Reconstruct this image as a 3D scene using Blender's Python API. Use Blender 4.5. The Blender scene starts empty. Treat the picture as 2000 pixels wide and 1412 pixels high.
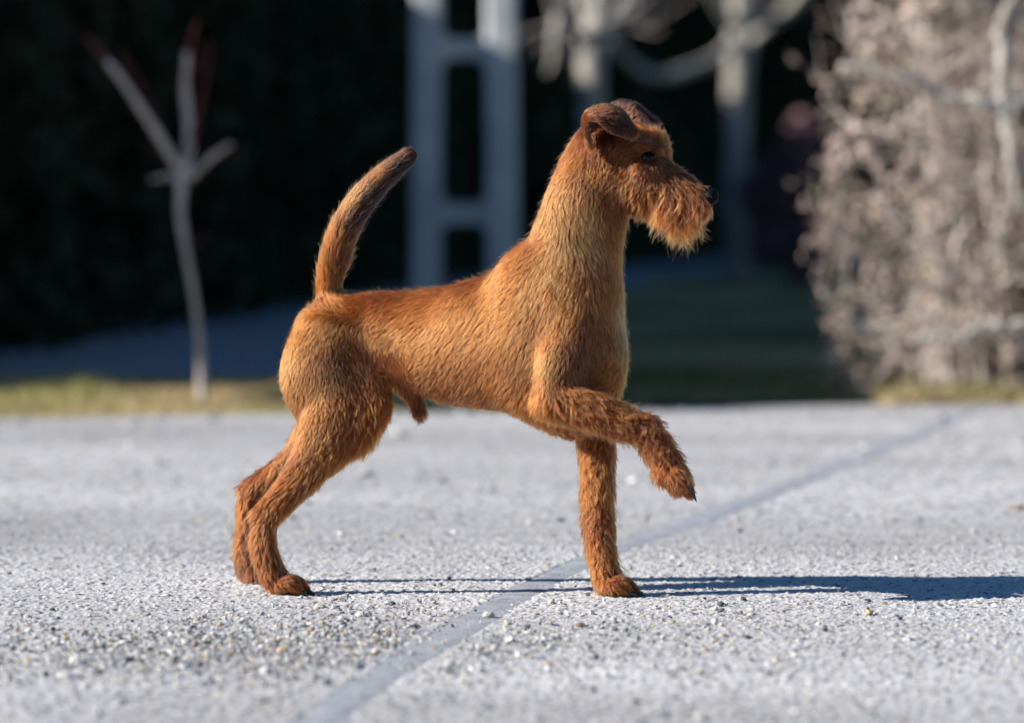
import bpy, math, random
import numpy as np
from mathutils import Vector, Matrix
from mathutils.kdtree import KDTree

rng = np.random.default_rng(7)
random.seed(7)
scene = bpy.context.scene
COL = scene.collection
R = math.radians

# ------------------------------------------------------------------ camera
CAM = np.array([0.0, -5.36, 0.55])
FPX = 7500.0
PITCH = math.atan((706 - 398) / FPX)
cd = bpy.data.cameras.new('camera')
cd.lens = 135.0; cd.sensor_width = 36.0
cd.clip_start = 0.1; cd.clip_end = 2000
cd.dof.use_dof = True; cd.dof.focus_distance = 5.32; cd.dof.aperture_fstop = 2.9
cam = bpy.data.objects.new('camera', cd); COL.objects.link(cam)
cam.location = CAM; cam.rotation_euler = (R(90) - PITCH, 0, 0)
scene.camera = cam

# ------------------------------------------------------------------ light
AZ, EL = R(10.5), R(26.0)                      # light travels to +x and a little away from the camera
L = Vector((math.cos(EL) * math.cos(AZ), math.cos(EL) * math.sin(AZ), -math.sin(EL)))
world = bpy.data.worlds.new('World'); scene.world = world; world.use_nodes = True
wn = world.node_tree; wn.nodes.clear()
sky = wn.nodes.new('ShaderNodeTexSky'); sky.sky_type = 'NISHITA'; sky.sun_disc = False
sky.sun_elevation = EL; sky.sun_rotation = math.atan2(-L.x, -L.y)
sky.air_density = 1.0; sky.dust_density = 0.1; sky.ozone_density = 2.0
bg = wn.nodes.new('ShaderNodeBackground'); bg.inputs[1].default_value = 0.055
wo = wn.nodes.new('ShaderNodeOutputWorld')
hs = wn.nodes.new('ShaderNodeHueSaturation'); hs.inputs['Saturation'].default_value = 1.28
wn.links.new(sky.outputs[0], hs.inputs['Color']); wn.links.new(hs.outputs[0], bg.inputs[0]); wn.links.new(bg.outputs[0], wo.inputs[0])
sd = bpy.data.lights.new('sun', 'SUN'); sd.energy = 5.0; sd.angle = R(0.5); sd.color = (1.0, 0.93, 0.83)
sun = bpy.data.objects.new('sun', sd); COL.objects.link(sun)
sun.rotation_euler = L.to_track_quat('-Z', 'Y').to_euler(); sun.location = (-6, -2, 6)
scene.view_settings.view_transform = 'Standard'; scene.view_settings.look = 'None'
scene.view_settings.exposure = 0.95; scene.view_settings.gamma = 1.0
scene.cycles.max_bounces = 10; scene.cycles.transparent_max_bounces = 8
scene.cycles.use_denoising = True

# ------------------------------------------------------------------ helpers
_f = np.array([0, math.cos(PITCH), -math.sin(PITCH)]); _u = np.array([0, math.sin(PITCH), math.cos(PITCH)])
def P(px, py, Y):
    """world point on the vertical plane y=Y that the photograph shows at (px, py)"""
    d = _f + (px - 1000) / FPX * np.array([1.0, 0, 0]) + (706 - py) / FPX * _u
    return CAM + d * ((Y - CAM[1]) / d[1])
def PD(px, py, dist):
    return P(px, py, CAM[1] + dist)
def G(px, py, z=0.0):
    """point on the ground seen at (px, py)"""
    d = _f + (px - 1000) / FPX * np.array([1.0, 0, 0]) + (706 - py) / FPX * _u
    return CAM + d * ((z - CAM[2]) / d[2])

def tag(o, label=None, cat=None, group=None, kind=None):
    if label: o['label'] = label
    if cat: o['category'] = cat
    if group: o['group'] = group
    if kind: o['kind'] = kind
    return o
def empty(name, loc):
    o = bpy.data.objects.new(name, None); COL.objects.link(o); o.location = loc; o.empty_display_size = .1
    return o
def mesh_np(name, V, F, mat, parent=None, smooth=False, cols=None, matidx=None):
    V = np.ascontiguousarray(V, dtype=np.float32); F = np.ascontiguousarray(F, dtype=np.int32)
    me = bpy.data.meshes.new(name); k = F.shape[1]
    me.vertices.add(len(V)); me.vertices.foreach_set('co', V.ravel())
    me.loops.add(F.size); me.loops.foreach_set('vertex_index', F.ravel())
    me.polygons.add(len(F)); me.polygons.foreach_set('loop_start', np.arange(0, F.size, k, dtype=np.int32))
    me.polygons.foreach_set('loop_total', np.full(len(F), k, dtype=np.int32))
    me.polygons.foreach_set('use_smooth', np.full(len(F), smooth))
    if cols is not None:
        a = me.attributes.new('tint', 'FLOAT_COLOR', 'POINT')
        c = np.ones((len(V), 4), dtype=np.float32); c[:, :3] = cols
        a.data.foreach_set('color', c.ravel())
    me.update(calc_edges=True); me.validate()
    for m in (mat if isinstance(mat, list) else [mat]): me.materials.append(m)
    o = bpy.data.objects.new(name, me); COL.objects.link(o)
    if parent:
        o.parent = parent
        o.location = -parent.location if parent.parent is None else (0, 0, 0)
    return o
def place_child(o, parent):
    o.parent = parent
    o.matrix_parent_inverse = Matrix.Identity(4)
    return o

def _hash(i, j, k, seed):
    M = np.uint64(0xffffffffffffffff)
    n = (np.asarray(i).astype(np.uint64) * np.uint64(0x9E3779B97F4A7C15)) ^ (np.asarray(j).astype(np.uint64) * np.uint64(0xC2B2AE3D27D4EB4F)) ^ (np.asarray(k).astype(np.uint64) * np.uint64(0x165667B19E3779F9)) ^ np.uint64((seed * 7919 + 12345) * 2654435761)
    n ^= n >> np.uint64(33); n *= np.uint64(0xff51afd7ed558ccd); n ^= n >> np.uint64(29); n *= np.uint64(0xc4ceb9fe1a85ec53); n ^= n >> np.uint64(32)
    return (n & np.uint64(0xffffff)).astype(np.float64) / float(0xffffff)
def vnoise(p, scale, seed=0):
    q = p * scale; i = np.floor(q).astype(np.int64); f = q - i; f = f * f * (3 - 2 * f)
    out = 0
    for a in (0, 1):
        for b in (0, 1):
            for c in (0, 1):
                w = (f[:, 0] if a else 1 - f[:, 0]) * (f[:, 1] if b else 1 - f[:, 1]) * (f[:, 2] if c else 1 - f[:, 2])
                out = out + w * _hash(i[:, 0] + a, i[:, 1] + b, i[:, 2] + c, seed)
    return out
def norm(v):
    return v / np.maximum(np.linalg.norm(v, axis=-1, keepdims=True), 1e-9)

def mat_nodes(name, rough=.9, spec=.25):
    m = bpy.data.materials.new(name); m.use_nodes = True
    nt = m.node_tree; b = nt.nodes['Principled BSDF']
    b.inputs['Roughness'].default_value = rough; b.inputs['Specular IOR Level'].default_value = spec
    return m, nt, b
def mat_noise(name, c1, c2, scale=8, rough=.9, bump=0.0, bscale=60, detail=6, spec=.25, tint=False, translucent=0):
    m, nt, b = mat_nodes(name, rough, spec)
    tc = nt.nodes.new('ShaderNodeTexCoord'); n = nt.nodes.new('ShaderNodeTexNoise')
    n.inputs['Scale'].default_value = scale; n.inputs['Detail'].default_value = detail
    nt.links.new(tc.outputs['Object'], n.inputs['Vector'])
    r = nt.nodes.new('ShaderNodeValToRGB')
    r.color_ramp.elements[0].color = (*c1, 1); r.color_ramp.elements[1].color = (*c2, 1)
    r.color_ramp.elements[0].position = .35; r.color_ramp.elements[1].position = .65
    nt.links.new(n.outputs[0], r.inputs[0]); out = r.outputs[0]
    if tint:
        at = nt.nodes.new('ShaderNodeAttribute'); at.attribute_name = 'tint'
        mx = nt.nodes.new('ShaderNodeMix'); mx.data_type = 'RGBA'; mx.blend_type = 'MULTIPLY'; mx.inputs[0].default_value = 1
        nt.links.new(out, mx.inputs[6]); nt.links.new(at.outputs['Color'], mx.inputs[7]); out = mx.outputs[2]
    nt.links.new(out, b.inputs['Base Color'])
    if bump:
        n2 = nt.nodes.new('ShaderNodeTexNoise'); n2.inputs['Scale'].default_value = bscale; n2.inputs['Detail'].default_value = 5
        nt.links.new(tc.outputs['Object'], n2.inputs['Vector'])
        bp = nt.nodes.new('ShaderNodeBump'); bp.inputs['Strength'].default_value = 1; bp.inputs['Distance'].default_value = bump
        nt.links.new(n2.outputs[0], bp.inputs['Height']); nt.links.new(bp.outputs[0], b.inputs['Normal'])
    if translucent:
        tr = nt.nodes.new('ShaderNodeBsdfTranslucent'); nt.links.new(out, tr.inputs[0])
        ms = nt.nodes.new('ShaderNodeMixShader'); ms.inputs[0].default_value = translucent
        nt.links.new(b.outputs[0], ms.inputs[1]); nt.links.new(tr.outputs[0], ms.inputs[2])
        nt.links.new(ms.outputs[0], nt.nodes['Material Output'].inputs[0])
    return m

def tube(path, rad, sides=8, cap=True):
    """returns V, F(tri) of a tube through path with radii rad"""
    path = np.array(path, float); n = len(path); rad = np.broadcast_to(rad, (n,))
    t = np.gradient(path, axis=0); t = norm(t)
    ref = np.array([0.3, 0.9, 0.1]); V = []
    for i in range(n):
        a = np.cross(t[i], ref); 
        if np.linalg.norm(a) < .2: a = np.cross(t[i], [1, 0, 0])
        a /= np.linalg.norm(a); b = np.cross(t[i], a)
        for k in range(sides):
            an = 2 * math.pi * k / sides
            V.append(path[i] + rad[i] * (math.cos(an) * a + math.sin(an) * b))
    F = []
    for i in range(n - 1):
        for k in range(sides):
            p, q = i * sides + k, i * sides + (k + 1) % sides
            F += [(p, q, q + sides), (p, q + sides, p + sides)]
    if cap:
        for e, i0 in ((0, 0), (1, (n - 1) * sides)):
            V.append(path[-1] if e else path[0]); c = len(V) - 1
            for k in range(sides):
                p, q = i0 + k, i0 + (k + 1) % sides
                F.append((p, q, c) if e else (q, p, c))
    return np.array(V), np.array(F)
def join(parts):
    Vs, Fs, n = [], [], 0
    for V, F in parts:
        Vs.append(V); Fs.append(F + n); n += len(V)
    return np.vstack(Vs), np.vstack(Fs)
def smooth_path(pts, n=24, jit=0.0):
    pts = np.array(pts, float); m = len(pts)
    ext = np.vstack([2 * pts[0] - pts[1], pts, 2 * pts[-1] - pts[-2]])
    out = []
    for t in np.linspace(0, m - 1 - 1e-6, n):
        i = int(t); f = t - i; p0, p1, p2, p3 = ext[i:i + 4]
        out.append(.5 * ((2 * p1) + (-p0 + p2) * f + (2 * p0 - 5 * p1 + 4 * p2 - p3) * f * f + (-p0 + 3 * p1 - 3 * p2 + p3) * f ** 3))
    out = np.array(out)
    if jit: out[1:-1] += rng.normal(0, jit, (n - 2, out.shape[1]))
    return out
def leaf_cloud(C, size, aspect=1.6, up=0.0, tri=False):
    """flat leaf quads (kite shaped) at centres C"""
    n = len(C); size = np.broadcast_to(size, (n,))[:, None]
    a = norm(rng.normal(size=(n, 3)) + np.array([0, 0, up])); b = norm(np.cross(a, rng.normal(size=(n, 3))))
    c = norm(np.cross(a, b)) * .25
    V = np.stack([C - a * size * aspect * .5, C + b * size * .5 + c * size, C + a * size * aspect * .5, C - b * size * .5 + c * size], 1).reshape(-1, 3)
    F = np.arange(n * 4).reshape(n, 4)
    return V, F

# ------------------------------------------------------------------ ground, pavement, path
earth = mat_noise('earth_turf', (.06, .065, .028), (.15, .135, .07), 3.0, .95, .02, 30)
def sheet(name, poly, z, mat):
    me = bpy.data.meshes.new(name); me.from_pydata([(x, y, z) for x, y in poly], [], [tuple(range(len(poly)))])
    me.materials.append(mat); o = bpy.data.objects.new(name, me); COL.objects.link(o); return tag(o, kind='structure')
sheet('ground', [(-900, -900), (900, -900), (900, 900), (-900, 900)], -.035, earth)

# joint line across the pavement
JP = [G(625, 1412), G(735, 1330), G(885, 1240), G(1035, 1152), G(1200, 1080), G(1450, 985), G(1740, 872), G(1905, 800)]
JP = np.array([JP[0] - (JP[1] - JP[0]) * 3] + JP + [JP[-1] + (JP[-1] - JP[-2])])[:, :2]
JPs = smooth_path(JP, 160)
def joint_dist(x, y):
    yy = JPs[:, 1]; o = np.argsort(yy)
    jx = np.interp(y, yy[o], JPs[o, 0])
    return np.abs(x - jx) * .97
def edge_y(x):                                  # far edge of the pavement
    return 4.80 + .255 * x + .03 * np.sin(x * 2.1) + .02 * np.sin(x * 7 + 1)

xs = np.concatenate([np.linspace(-14, -2, 25)[:-1], np.linspace(-2, -.92, 90)[:-1], np.linspace(-.92, .92, 680), np.linspace(.92, 2, 90)[1:], np.linspace(2, 14, 25)[1:]])
ys = np.concatenate([np.linspace(-16, -1.6, 20)[:-1], np.linspace(-1.6, .55, 600), np.linspace(.55, 1.2, 110)[1:], np.linspace(1.2, 5, 160)[1:]])
X, Yg = np.meshgrid(xs, ys)
Ye = np.where(Yg > 1.2, 1.2 + (Yg - 1.2) * (edge_y(X) - 1.2) / 3.8, Yg)
X = X.ravel(); Y = Ye.ravel()
cell = .0062
def cellular(X, Y, cell, seed):
    ci = np.floor(X / cell).astype(np.int64); cj = np.floor(Y / cell).astype(np.int64)
    best = np.full(X.shape, 9.); second = best.copy(); val = np.zeros(X.shape)
    z = np.zeros_like(ci)
    for a in (-1, 0, 1):
        for b in (-1, 0, 1):
            i, j = ci + a, cj + b
            px = (i + .5 + .9 * (_hash(i, j, z, seed) - .5)) * cell; py = (j + .5 + .9 * (_hash(i, j, z, seed + 1) - .5)) * cell
            d = np.hypot(X - px, Y - py) / cell
            m = d < best
            second = np.where(m, best, np.minimum(second, d))
            val = np.where(m, _hash(i, j, z, seed + 2), val); best = np.where(m, d, best)
    return best, second, val
f1, f2, cv = cellular(X, Y, cell, 3)
XY0 = np.stack([X, Y, np.zeros_like(X)], 1)
big = vnoise(XY0, 3.0, 5) * .6 + vnoise(XY0, 11, 6) * .4
fine_n = vnoise(XY0, 260, 8)
fade = np.clip((1.6 - Y) / 1.0, 0.15, 1)
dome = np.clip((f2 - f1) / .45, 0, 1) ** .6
H = (dome * (.25 + .75 * cv) * .0030 + fine_n * .0006) * fade * (.65 + .6 * big)
g1, g2, gv = cellular(X, Y, .014, 21)
H += np.where(gv > .86, np.clip(.42 - g1, 0, 1) * .006, 0) * fade
jd = joint_dist(X, Y)
inj = np.clip((.028 + .008 * (vnoise(XY0, 60, 14) - .5) + .006 * (vnoise(XY0, 17, 15) - .5) - jd) / .008, 0, 1)
H = H * (1 - inj) - .0012 * inj
H += vnoise(XY0, 1.3, 9) * .004
lum = .40 + .17 * cv
dk = (cv * 97 % 1) < .07
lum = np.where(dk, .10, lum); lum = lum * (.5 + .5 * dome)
lum *= (.88 + .24 * vnoise(XY0, np.array([1.2, 2.2, 1]), 12)) * (.93 + .12 * vnoise(XY0, np.array([.5, 5.0, 1]), 17)) * (1 - .16 * np.clip(vnoise(XY0, np.array([2.4, 1.3, 1]), 18) * 2.4 - 1.75, 0, 1))
h2 = cv * 41 % 1
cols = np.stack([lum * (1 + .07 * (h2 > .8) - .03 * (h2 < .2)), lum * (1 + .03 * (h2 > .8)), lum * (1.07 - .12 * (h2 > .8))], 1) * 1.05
nx, ny = len(xs), len(ys)
idx = np.arange(nx * ny).reshape(ny, nx)
Fg = np.stack([idx[:-1, :-1], idx[:-1, 1:], idx[1:, 1:], idx[1:, :-1]], -1).reshape(-1, 4)
pav_m, nt, b = mat_nodes('pavement_chippings', .85, .3)
at = nt.nodes.new('ShaderNodeAttribute'); at.attribute_name = 'tint'
tc = nt.nodes.new('ShaderNodeTexCoord')
n1 = nt.nodes.new('ShaderNodeTexNoise'); n1.inputs['Scale'].default_value = 420; n1.inputs['Detail'].default_value = 3
n3 = nt.nodes.new('ShaderNodeTexNoise'); n3.inputs['Scale'].default_value = 2.2; n3.inputs['Detail'].default_value = 6
mr = nt.nodes.new('ShaderNodeMapRange'); mr.inputs[1].default_value = .3; mr.inputs[2].default_value = .7; mr.inputs[3].default_value = .8; mr.inputs[4].default_value = 1.2
mr3 = nt.nodes.new('ShaderNodeMapRange'); mr3.inputs[1].default_value = .3; mr3.inputs[2].default_value = .7; mr3.inputs[3].default_value = .88; mr3.inputs[4].default_value = 1.1
for q in (n1, n3): nt.links.new(tc.outputs['Object'], q.inputs['Vector'])
nt.links.new(n1.outputs[0], mr.inputs[0]); nt.links.new(n3.outputs[0], mr3.inputs[0])
mu = nt.nodes.new('ShaderNodeMath'); mu.operation = 'MULTIPLY'; nt.links.new(mr.outputs[0], mu.inputs[0]); nt.links.new(mr3.outputs[0], mu.inputs[1])
vm = nt.nodes.new('ShaderNodeVectorMath'); vm.operation = 'SCALE'
nt.links.new(at.outputs['Color'], vm.inputs[0]); nt.links.new(mu.outputs[0], vm.inputs['Scale'])
nt.links.new(vm.outputs[0], b.inputs['Base Color'])
vo = nt.nodes.new('ShaderNodeTexVoronoi'); vo.inputs['Scale'].default_value = 130; nt.links.new(tc.outputs['Object'], vo.inputs['Vector'])
bp = nt.nodes.new('ShaderNodeBump'); bp.inputs['Strength'].default_value = .5; bp.inputs['Distance'].default_value = .002; bp.invert = True
nt.links.new(vo.outputs['Distance'], bp.inputs['Height']); nt.links.new(bp.outputs[0], b.inputs['Normal'])
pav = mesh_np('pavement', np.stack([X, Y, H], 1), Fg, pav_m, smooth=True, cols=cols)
tag(pav, kind='structure')
# flush filler of the joint
jm = mat_noise('joint_filler', (.25, .27, .31), (.37, .39, .43), 26, .8, .0022, 260)
t2 = np.gradient(JPs, axis=0); nn = norm(np.stack([t2[:, 1], -t2[:, 0]], 1))
kq = np.linspace(-1, 1, 7); JV = []
for i, p in enumerate(JPs):
    w = .031 + .004 * math.sin(i * .9) + .003 * math.sin(i * 2.3)
    if p[1] > 3.5: w *= .8
    for k in kq:
        q = p + nn[i] * w * k * 1.0
        JV.append((q[0], q[1], .0006 + .0012 * (1 - k * k) + vnoise(np.array([[p[0], p[1], 0]]), 1.3, 9)[0] * .004 + rng.normal(0, .00025)))
ji = np.arange(len(JPs) * 7).reshape(-1, 7)
JF = np.stack([ji[:-1, :-1], ji[:-1, 1:], ji[1:, 1:], ji[1:, :-1]], -1).reshape(-1, 4)
o = mesh_np('pavement_joint', np.array(JV), JF, jm, smooth=True); tag(o, kind='structure')

# path in the shade beyond the verge
hedgeline = [(-3.0, 5.85), (-2.55, 7.2), (-1.95, 8.7), (-1.25, 15.0), (-.35, 23.5), (2.6, 36), (9, 47), (22, 60)]
path_m = mat_noise('path_asphalt', (.16, .18, .22), (.24, .26, .30), 1.2, .9, .002, 200)
pp = [(-3.6, 6.25), (-1.5, 6.4), (-.62, 7.0), (.0, 10.5), (1.05, 23.5), (3.2, 34), (10, 46), (24, 58), (22, 61), (8.5, 47.5), (2.2, 36.5), (-.6, 24), (-1.4, 15.5), (-2.2, 8.9), (-3.6, 8.0)]
sheet('path', pp, -.025, path_m)

# ------------------------------------------------------------------ gravel and pebbles
ico_v = []
t_ = (1 + 5 ** .5) / 2
for a, b_ in ((-1, t_), (1, t_), (-1, -t_), (1, -t_)):
    ico_v += [(a, b_, 0)]
for a, b_ in ((-1, t_), (1, t_), (-1, -t_), (1, -t_)):
    ico_v += [(0, a, b_)]
for a, b_ in ((t_, -1), (t_, 1), (-t_, -1), (-t_, 1)):
    ico_v += [(a, 0, b_)]
ico_v = norm(np.array(ico_v, float))
ico_f = np.array([(0,11,5),(0,5,1),(0,1,7),(0,7,10),(0,10,11),(1,5,9),(5,11,4),(11,10,2),(10,7,6),(7,1,8),(3,9,4),(3,4,2),(3,2,6),(3,6,8),(3,8,9),(4,9,5),(2,4,11),(6,2,10),(8,6,7),(9,8,1)])
STONE_C = np.array([(.50, .50, .50), (.38, .39, .41), (.62, .60, .55), (.13, .14, .16), (.07, .08, .10), (.42, .34, .24), (.28, .27, .27), (.22, .16, .12), (.70, .70, .70), (.5, .38, .22), (.3, .33, .36)])
STONE_P = np.array([.22, .18, .10, .09, .06, .07, .1, .03, .08, .02, .05]); STONE_P /= STONE_P.sum()
def stones(C, rad):
    n = len(C)
    S = rad[:, None, None] * rng.uniform(.55, 1.25, (n, 1, 3)) * np.array([1, 1, .62])
    V = ico_v[None] * rng.uniform(.78, 1.2, (n, 12, 1)) * S
    an = rng.uniform(0, 6.28, n); c, s = np.cos(an)[:, None], np.sin(an)[:, None]
    V = np.stack([V[..., 0] * c - V[..., 1] * s, V[..., 0] * s + V[..., 1] * c, V[..., 2]], -1)
    V[..., 2] += V[..., 0] * rng.uniform(-.3, .3, (n, 1))
    V += C[:, None, :]
    F = (ico_f[None] + (np.arange(n) * 12)[:, None, None]).reshape(-1, 3)
    ci = rng.choice(len(STONE_C), n, p=STONE_P)
    K = STONE_C[ci] * rng.uniform(.8, 1.15, (n, 1))
    return V.reshape(-1, 3), F, np.repeat(K, 12, 0)
def ground_h(x, y):
    return .0022
N = 130000
gx = rng.uniform(-1.3, 1.3, N); gy = rng.uniform(-1.6, 1.3, N)
pxg = 1000 + gx * FPX / (gy + 5.36); pyg = 398 + FPX * .55 / (gy + 5.36)
dens = .018 + 1.2 * np.exp(-((pxg - 430) / 420) ** 2 - ((pyg - 1285 + .0 * pxg) / 42) ** 2) + .35 * np.exp(-((pxg - 780) / 240) ** 2 - ((pyg - 1270) / 60) ** 2) \
     + .045 * (pyg > 1180) + .28 * np.exp(-((pxg - 1120) / 260) ** 2 - ((pyg - 1250) / 40) ** 2)
dens *= .35 + 1.1 * vnoise(np.stack([gx, gy, gx * 0], 1), np.array([5., 2.5, 1]), 31)
dens *= np.where(joint_dist(gx, gy) < .045, .14, 1)
keep = rng.random(N) < dens
gx, gy = gx[keep], gy[keep]
rad = np.clip(rng.lognormal(math.log(.0021), .45, len(gx)), .001, .0068)
V1, F1, K1 = stones(np.stack([gx, gy, .0036 + rad * .3], 1), rad)
# scattered larger stones further off, out of focus, along the pavement and its edge
N2 = 2600
hx = rng.uniform(-2.2, 2.2, N2); hy = 1.2 + rng.random(N2) ** .7 * 3.6
k2 = hy < edge_y(hx) + .1
hx, hy = hx[k2], hy[k2]
edge_near = np.exp(-((edge_y(hx) - hy) / .35) ** 2)
k3 = rng.random(len(hx)) < .18 + .8 * edge_near + .5 * np.exp(-((hx - 1.0) / .4) ** 2 - ((hy - 3.1) / .3) ** 2)
hx, hy = hx[k3], hy[k3]
r2 = np.clip(rng.lognormal(math.log(.005), .5, len(hx)), .002, .018)
V2, F2, K2 = stones(np.stack([hx, hy, .001 + r2 * .35], 1), r2)
stone_m = mat_noise('stone', (.75, .75, .75), (1.1, 1.1, 1.1), 300, .8, .0003, 900, tint=True)
o = mesh_np('gravel', np.vstack([V1, V2]), np.vstack([F1, F2 + len(V1)]), stone_m, cols=np.vstack([K1, K2]))
tag(o, 'loose grey and tan grit scattered over the pale pavement', 'gravel', kind='stuff')

def pebble(px, py, wpx, hpx, col, label):
    g = G(px, py); sc = FPX / (g[1] + 5.36)
    rx, rz = wpx / sc / 2, hpx / sc / 2
    # two-level icosphere for a lump with facets
    vs = [tuple(v) for v in ico_v]; cache = {}; fs = []
    def mid(a, b):
        k = (min(a, b), max(a, b))
        if k not in cache:
            m = (np.array(vs[a]) + np.array(vs[b])); vs.append(tuple(m / np.linalg.norm(m))); cache[k] = len(vs) - 1
        return cache[k]
    for a, b, c in ico_f:
        ab, bc, ca = mid(a, b), mid(b, c), mid(c, a); fs += [(a, ab, ca), (b, bc, ab), (c, ca, bc), (ab, bc, ca)]
    V = np.array(vs); V = V * (.78 + .45 * vnoise(V + px, 1.3, 3))[:, None]
    V = V * np.array([rx, rx * .8, rz]) 
    o = mesh_np('pebble', V, np.array(fs), stone_m, cols=np.tile(np.array(col), (len(V), 1)))
    o.location = (g[0], g[1], .001 + rz * .8)
    tag(o, label, 'pebble', 'pebbles lying on the pavement')
pebble(955, 1208, 24, 15, (.46, .45, .43), 'grey angular pebble lying at the edge of the pavement joint, largest near the dog')
pebble(551, 1276, 26, 12, (.62, .46, .26), 'flat sandy yellow pebble among the grit patch left of the joint')
pebble(521, 1314, 17, 14, (.72, .72, .70), 'rounded white pebble just below the flat sandy yellow one')
pebble(124, 1327, 34, 14, (.60, .59, .57), 'pale wedge shaped pebble alone near the bottom left corner')
pebble(1397, 1222, 13, 17, (.66, .66, .65), 'white upright pebble right of the front paw, below the shadow')
pebble(1516, 1297, 17, 14, (.58, .53, .42), 'cream pebble with a dark stone behind, on bare pavement below the shadow')
pebble(102, 1197, 14, 10, (.05, .055, .06), 'black pointed pebble on the pavement left of the hind paw')
pebble(1092, 1202, 17, 10, (.42, .40, .36), 'dull grey brown pebble just below the front paw')
pebble(1398, 1196, 9, 8, (.30, .22, .13), 'small brown pebble directly above the white upright one')
pebble(592, 1228, 18, 9, (.12, .14, .17), 'flat slate blue pebble below the hind paw')

# ------------------------------------------------------------------ THE DOG
S = 1 / 1400.0
VOX = .0023
lo = np.array([-.42, -.155, -.004]); hi = np.array([.31, .235, .72])
dims = np.ceil((hi - lo) / VOX).astype(int)
Fd = np.full(dims, .05, dtype=np.float32)
gxs = [lo[i] + VOX * np.arange(dims[i]) for i in range(3)]
def smin(a, b, k):
    h = np.maximum(k - np.abs(a - b), 0) / k
    return np.minimum(a, b) - h * h * k * .25
def seg_d(a, b, ra, rb, ka, kb, gx_, gy_, gz_):
    ab = b - a; den = max(ab[0] ** 2 + ab[2] ** 2 + .15 * ab[1] ** 2, 1e-9)
    t = np.clip(((gx_ - a[0]) * ab[0] + (gz_ - a[2]) * ab[2] + .15 * (gy_ - a[1]) * ab[1]) / den, 0, 1)
    kk = ka + (kb - ka) * t
    d = np.sqrt((gx_ - a[0] - t * ab[0]) ** 2 + ((gy_ - a[1] - t * ab[1]) / kk) ** 2 + (gz_ - a[2] - t * ab[2]) ** 2) - (ra + (rb - ra) * t)
    return d * np.minimum(kk, 1) ** .5
def box_slices(mn, mx):
    sl = []
    for i in range(3):
        s0 = max(0, int((mn[i] - lo[i]) / VOX)); s1 = min(dims[i], int((mx[i] - lo[i]) / VOX) + 2)
        sl.append(slice(s0, max(s0, s1)))
    return tuple(sl)
def seg(a, b, ra, rb, ka, kb, k, sub=False):
    m_ = max(ra * max(1, ka), rb * max(1, kb)) + k + .004
    sl = box_slices(np.minimum(a, b) - m_, np.maximum(a, b) + m_)
    d = seg_d(a, b, ra, rb, ka, kb, gxs[0][sl[0]][:, None, None], gxs[1][sl[1]][None, :, None], gxs[2][sl[2]][None, None, :])
    Fd[sl] = smin(Fd[sl], d, k)
def chain(nodes, k=.012, sub=False, fine=True):
    """one limb: a smooth run of tapering elliptical sections, blended into the body once"""
    arr = np.array([(*P(n[0], n[1], n[2]), n[3] * S, n[4]) for n in nodes])
    if len(arr) > 2: arr = smooth_path(arr, 6 * (len(arr) - 1) + 1)
    if len(arr) == 1: arr = np.vstack([arr, arr])
    m_ = (arr[:, 3] * np.maximum(1, arr[:, 4])).max() + k * 1.5 + .008
    sl = box_slices(arr[:, :3].min(0) - m_, arr[:, :3].max(0) + m_)
    gx_, gy_, gz_ = gxs[0][sl[0]][:, None, None], gxs[1][sl[1]][None, :, None], gxs[2][sl[2]][None, None, :]
    D = np.full(Fd[sl].shape, 1.0, dtype=np.float32)
    for p, q in zip(arr[:-1], arr[1:]):
        D = np.minimum(D, seg_d(p[:3], q[:3], p[3], q[3], p[4], q[4], gx_, gy_, gz_))
    if sub: Fd[sl] = -smin(-Fd[sl], D, k)
    else: Fd[sl] = smin(Fd[sl], D, k)
# torso
chain([(655, 652, .088, 70, .95), (720, 650, .078, 80, .80), (800, 664, .062, 96, .70), (850, 668, .052, 106, .68), (900, 673, .040, 116, .66), (985, 668, .014, 132, .60), (1060, 678, -.012, 130, .56)], .02)
chain([(1090, 655, -.022, 114, .62), (1098, 716, -.026, 112, .60)], .03)
chain([(1128, 765, -.030, 72, .75), (1152, 690, -.034, 60, .85)], .03)
# neck
chain([(1062, 562, -.016, 94, .62), (1110, 522, -.022, 94, .60), (1131, 458, -.024, 86, .60), (1147, 395, -.024, 79, .62), (1158, 335, -.020, 65, .70)], .03)
chain([(1120, 588, -.026, 86, .72)], .03)
# skull, cheeks, muzzle
chain([(1172, 292, -.014, 54, .86), (1210, 294, -.022, 56, .84), (1252, 306, -.033, 50, .80)], .012)
chain([(1192, 350, -.024, 56, .84), (1238, 366, -.034, 48, .76)], .010)
chain([(1275, 298, -.040, 29, 1.0)], .010)
chain([(1262, 347, -.042, 50, .62), (1318, 370, -.052, 37, .58), (1366, 390, -.060, 26, .72)], .010)
chain([(1372, 402, -.061, 18, .85), (1362, 410, -.060, 16, 1)], .008)
chain([(1270, 392, -.044, 24, .75), (1356, 418, -.059, 15, .85)], .008)
chain([(1252, 288, -.066, 8, .7), (1268, 286, -.067, 8, .7), (1284, 293, -.063, 6, .7)], .006)
chain([(1250, 328, -.066, 12, .6), (1278, 330, -.064, 11, .6)], .010)
# groove behind the cheek
chain([(1133, 338, -.078, 8, 1), (1138, 380, -.082, 9, 1), (1150, 428, -.082, 9, 1), (1172, 462, -.078, 7, 1)], .010, sub=True)
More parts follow.
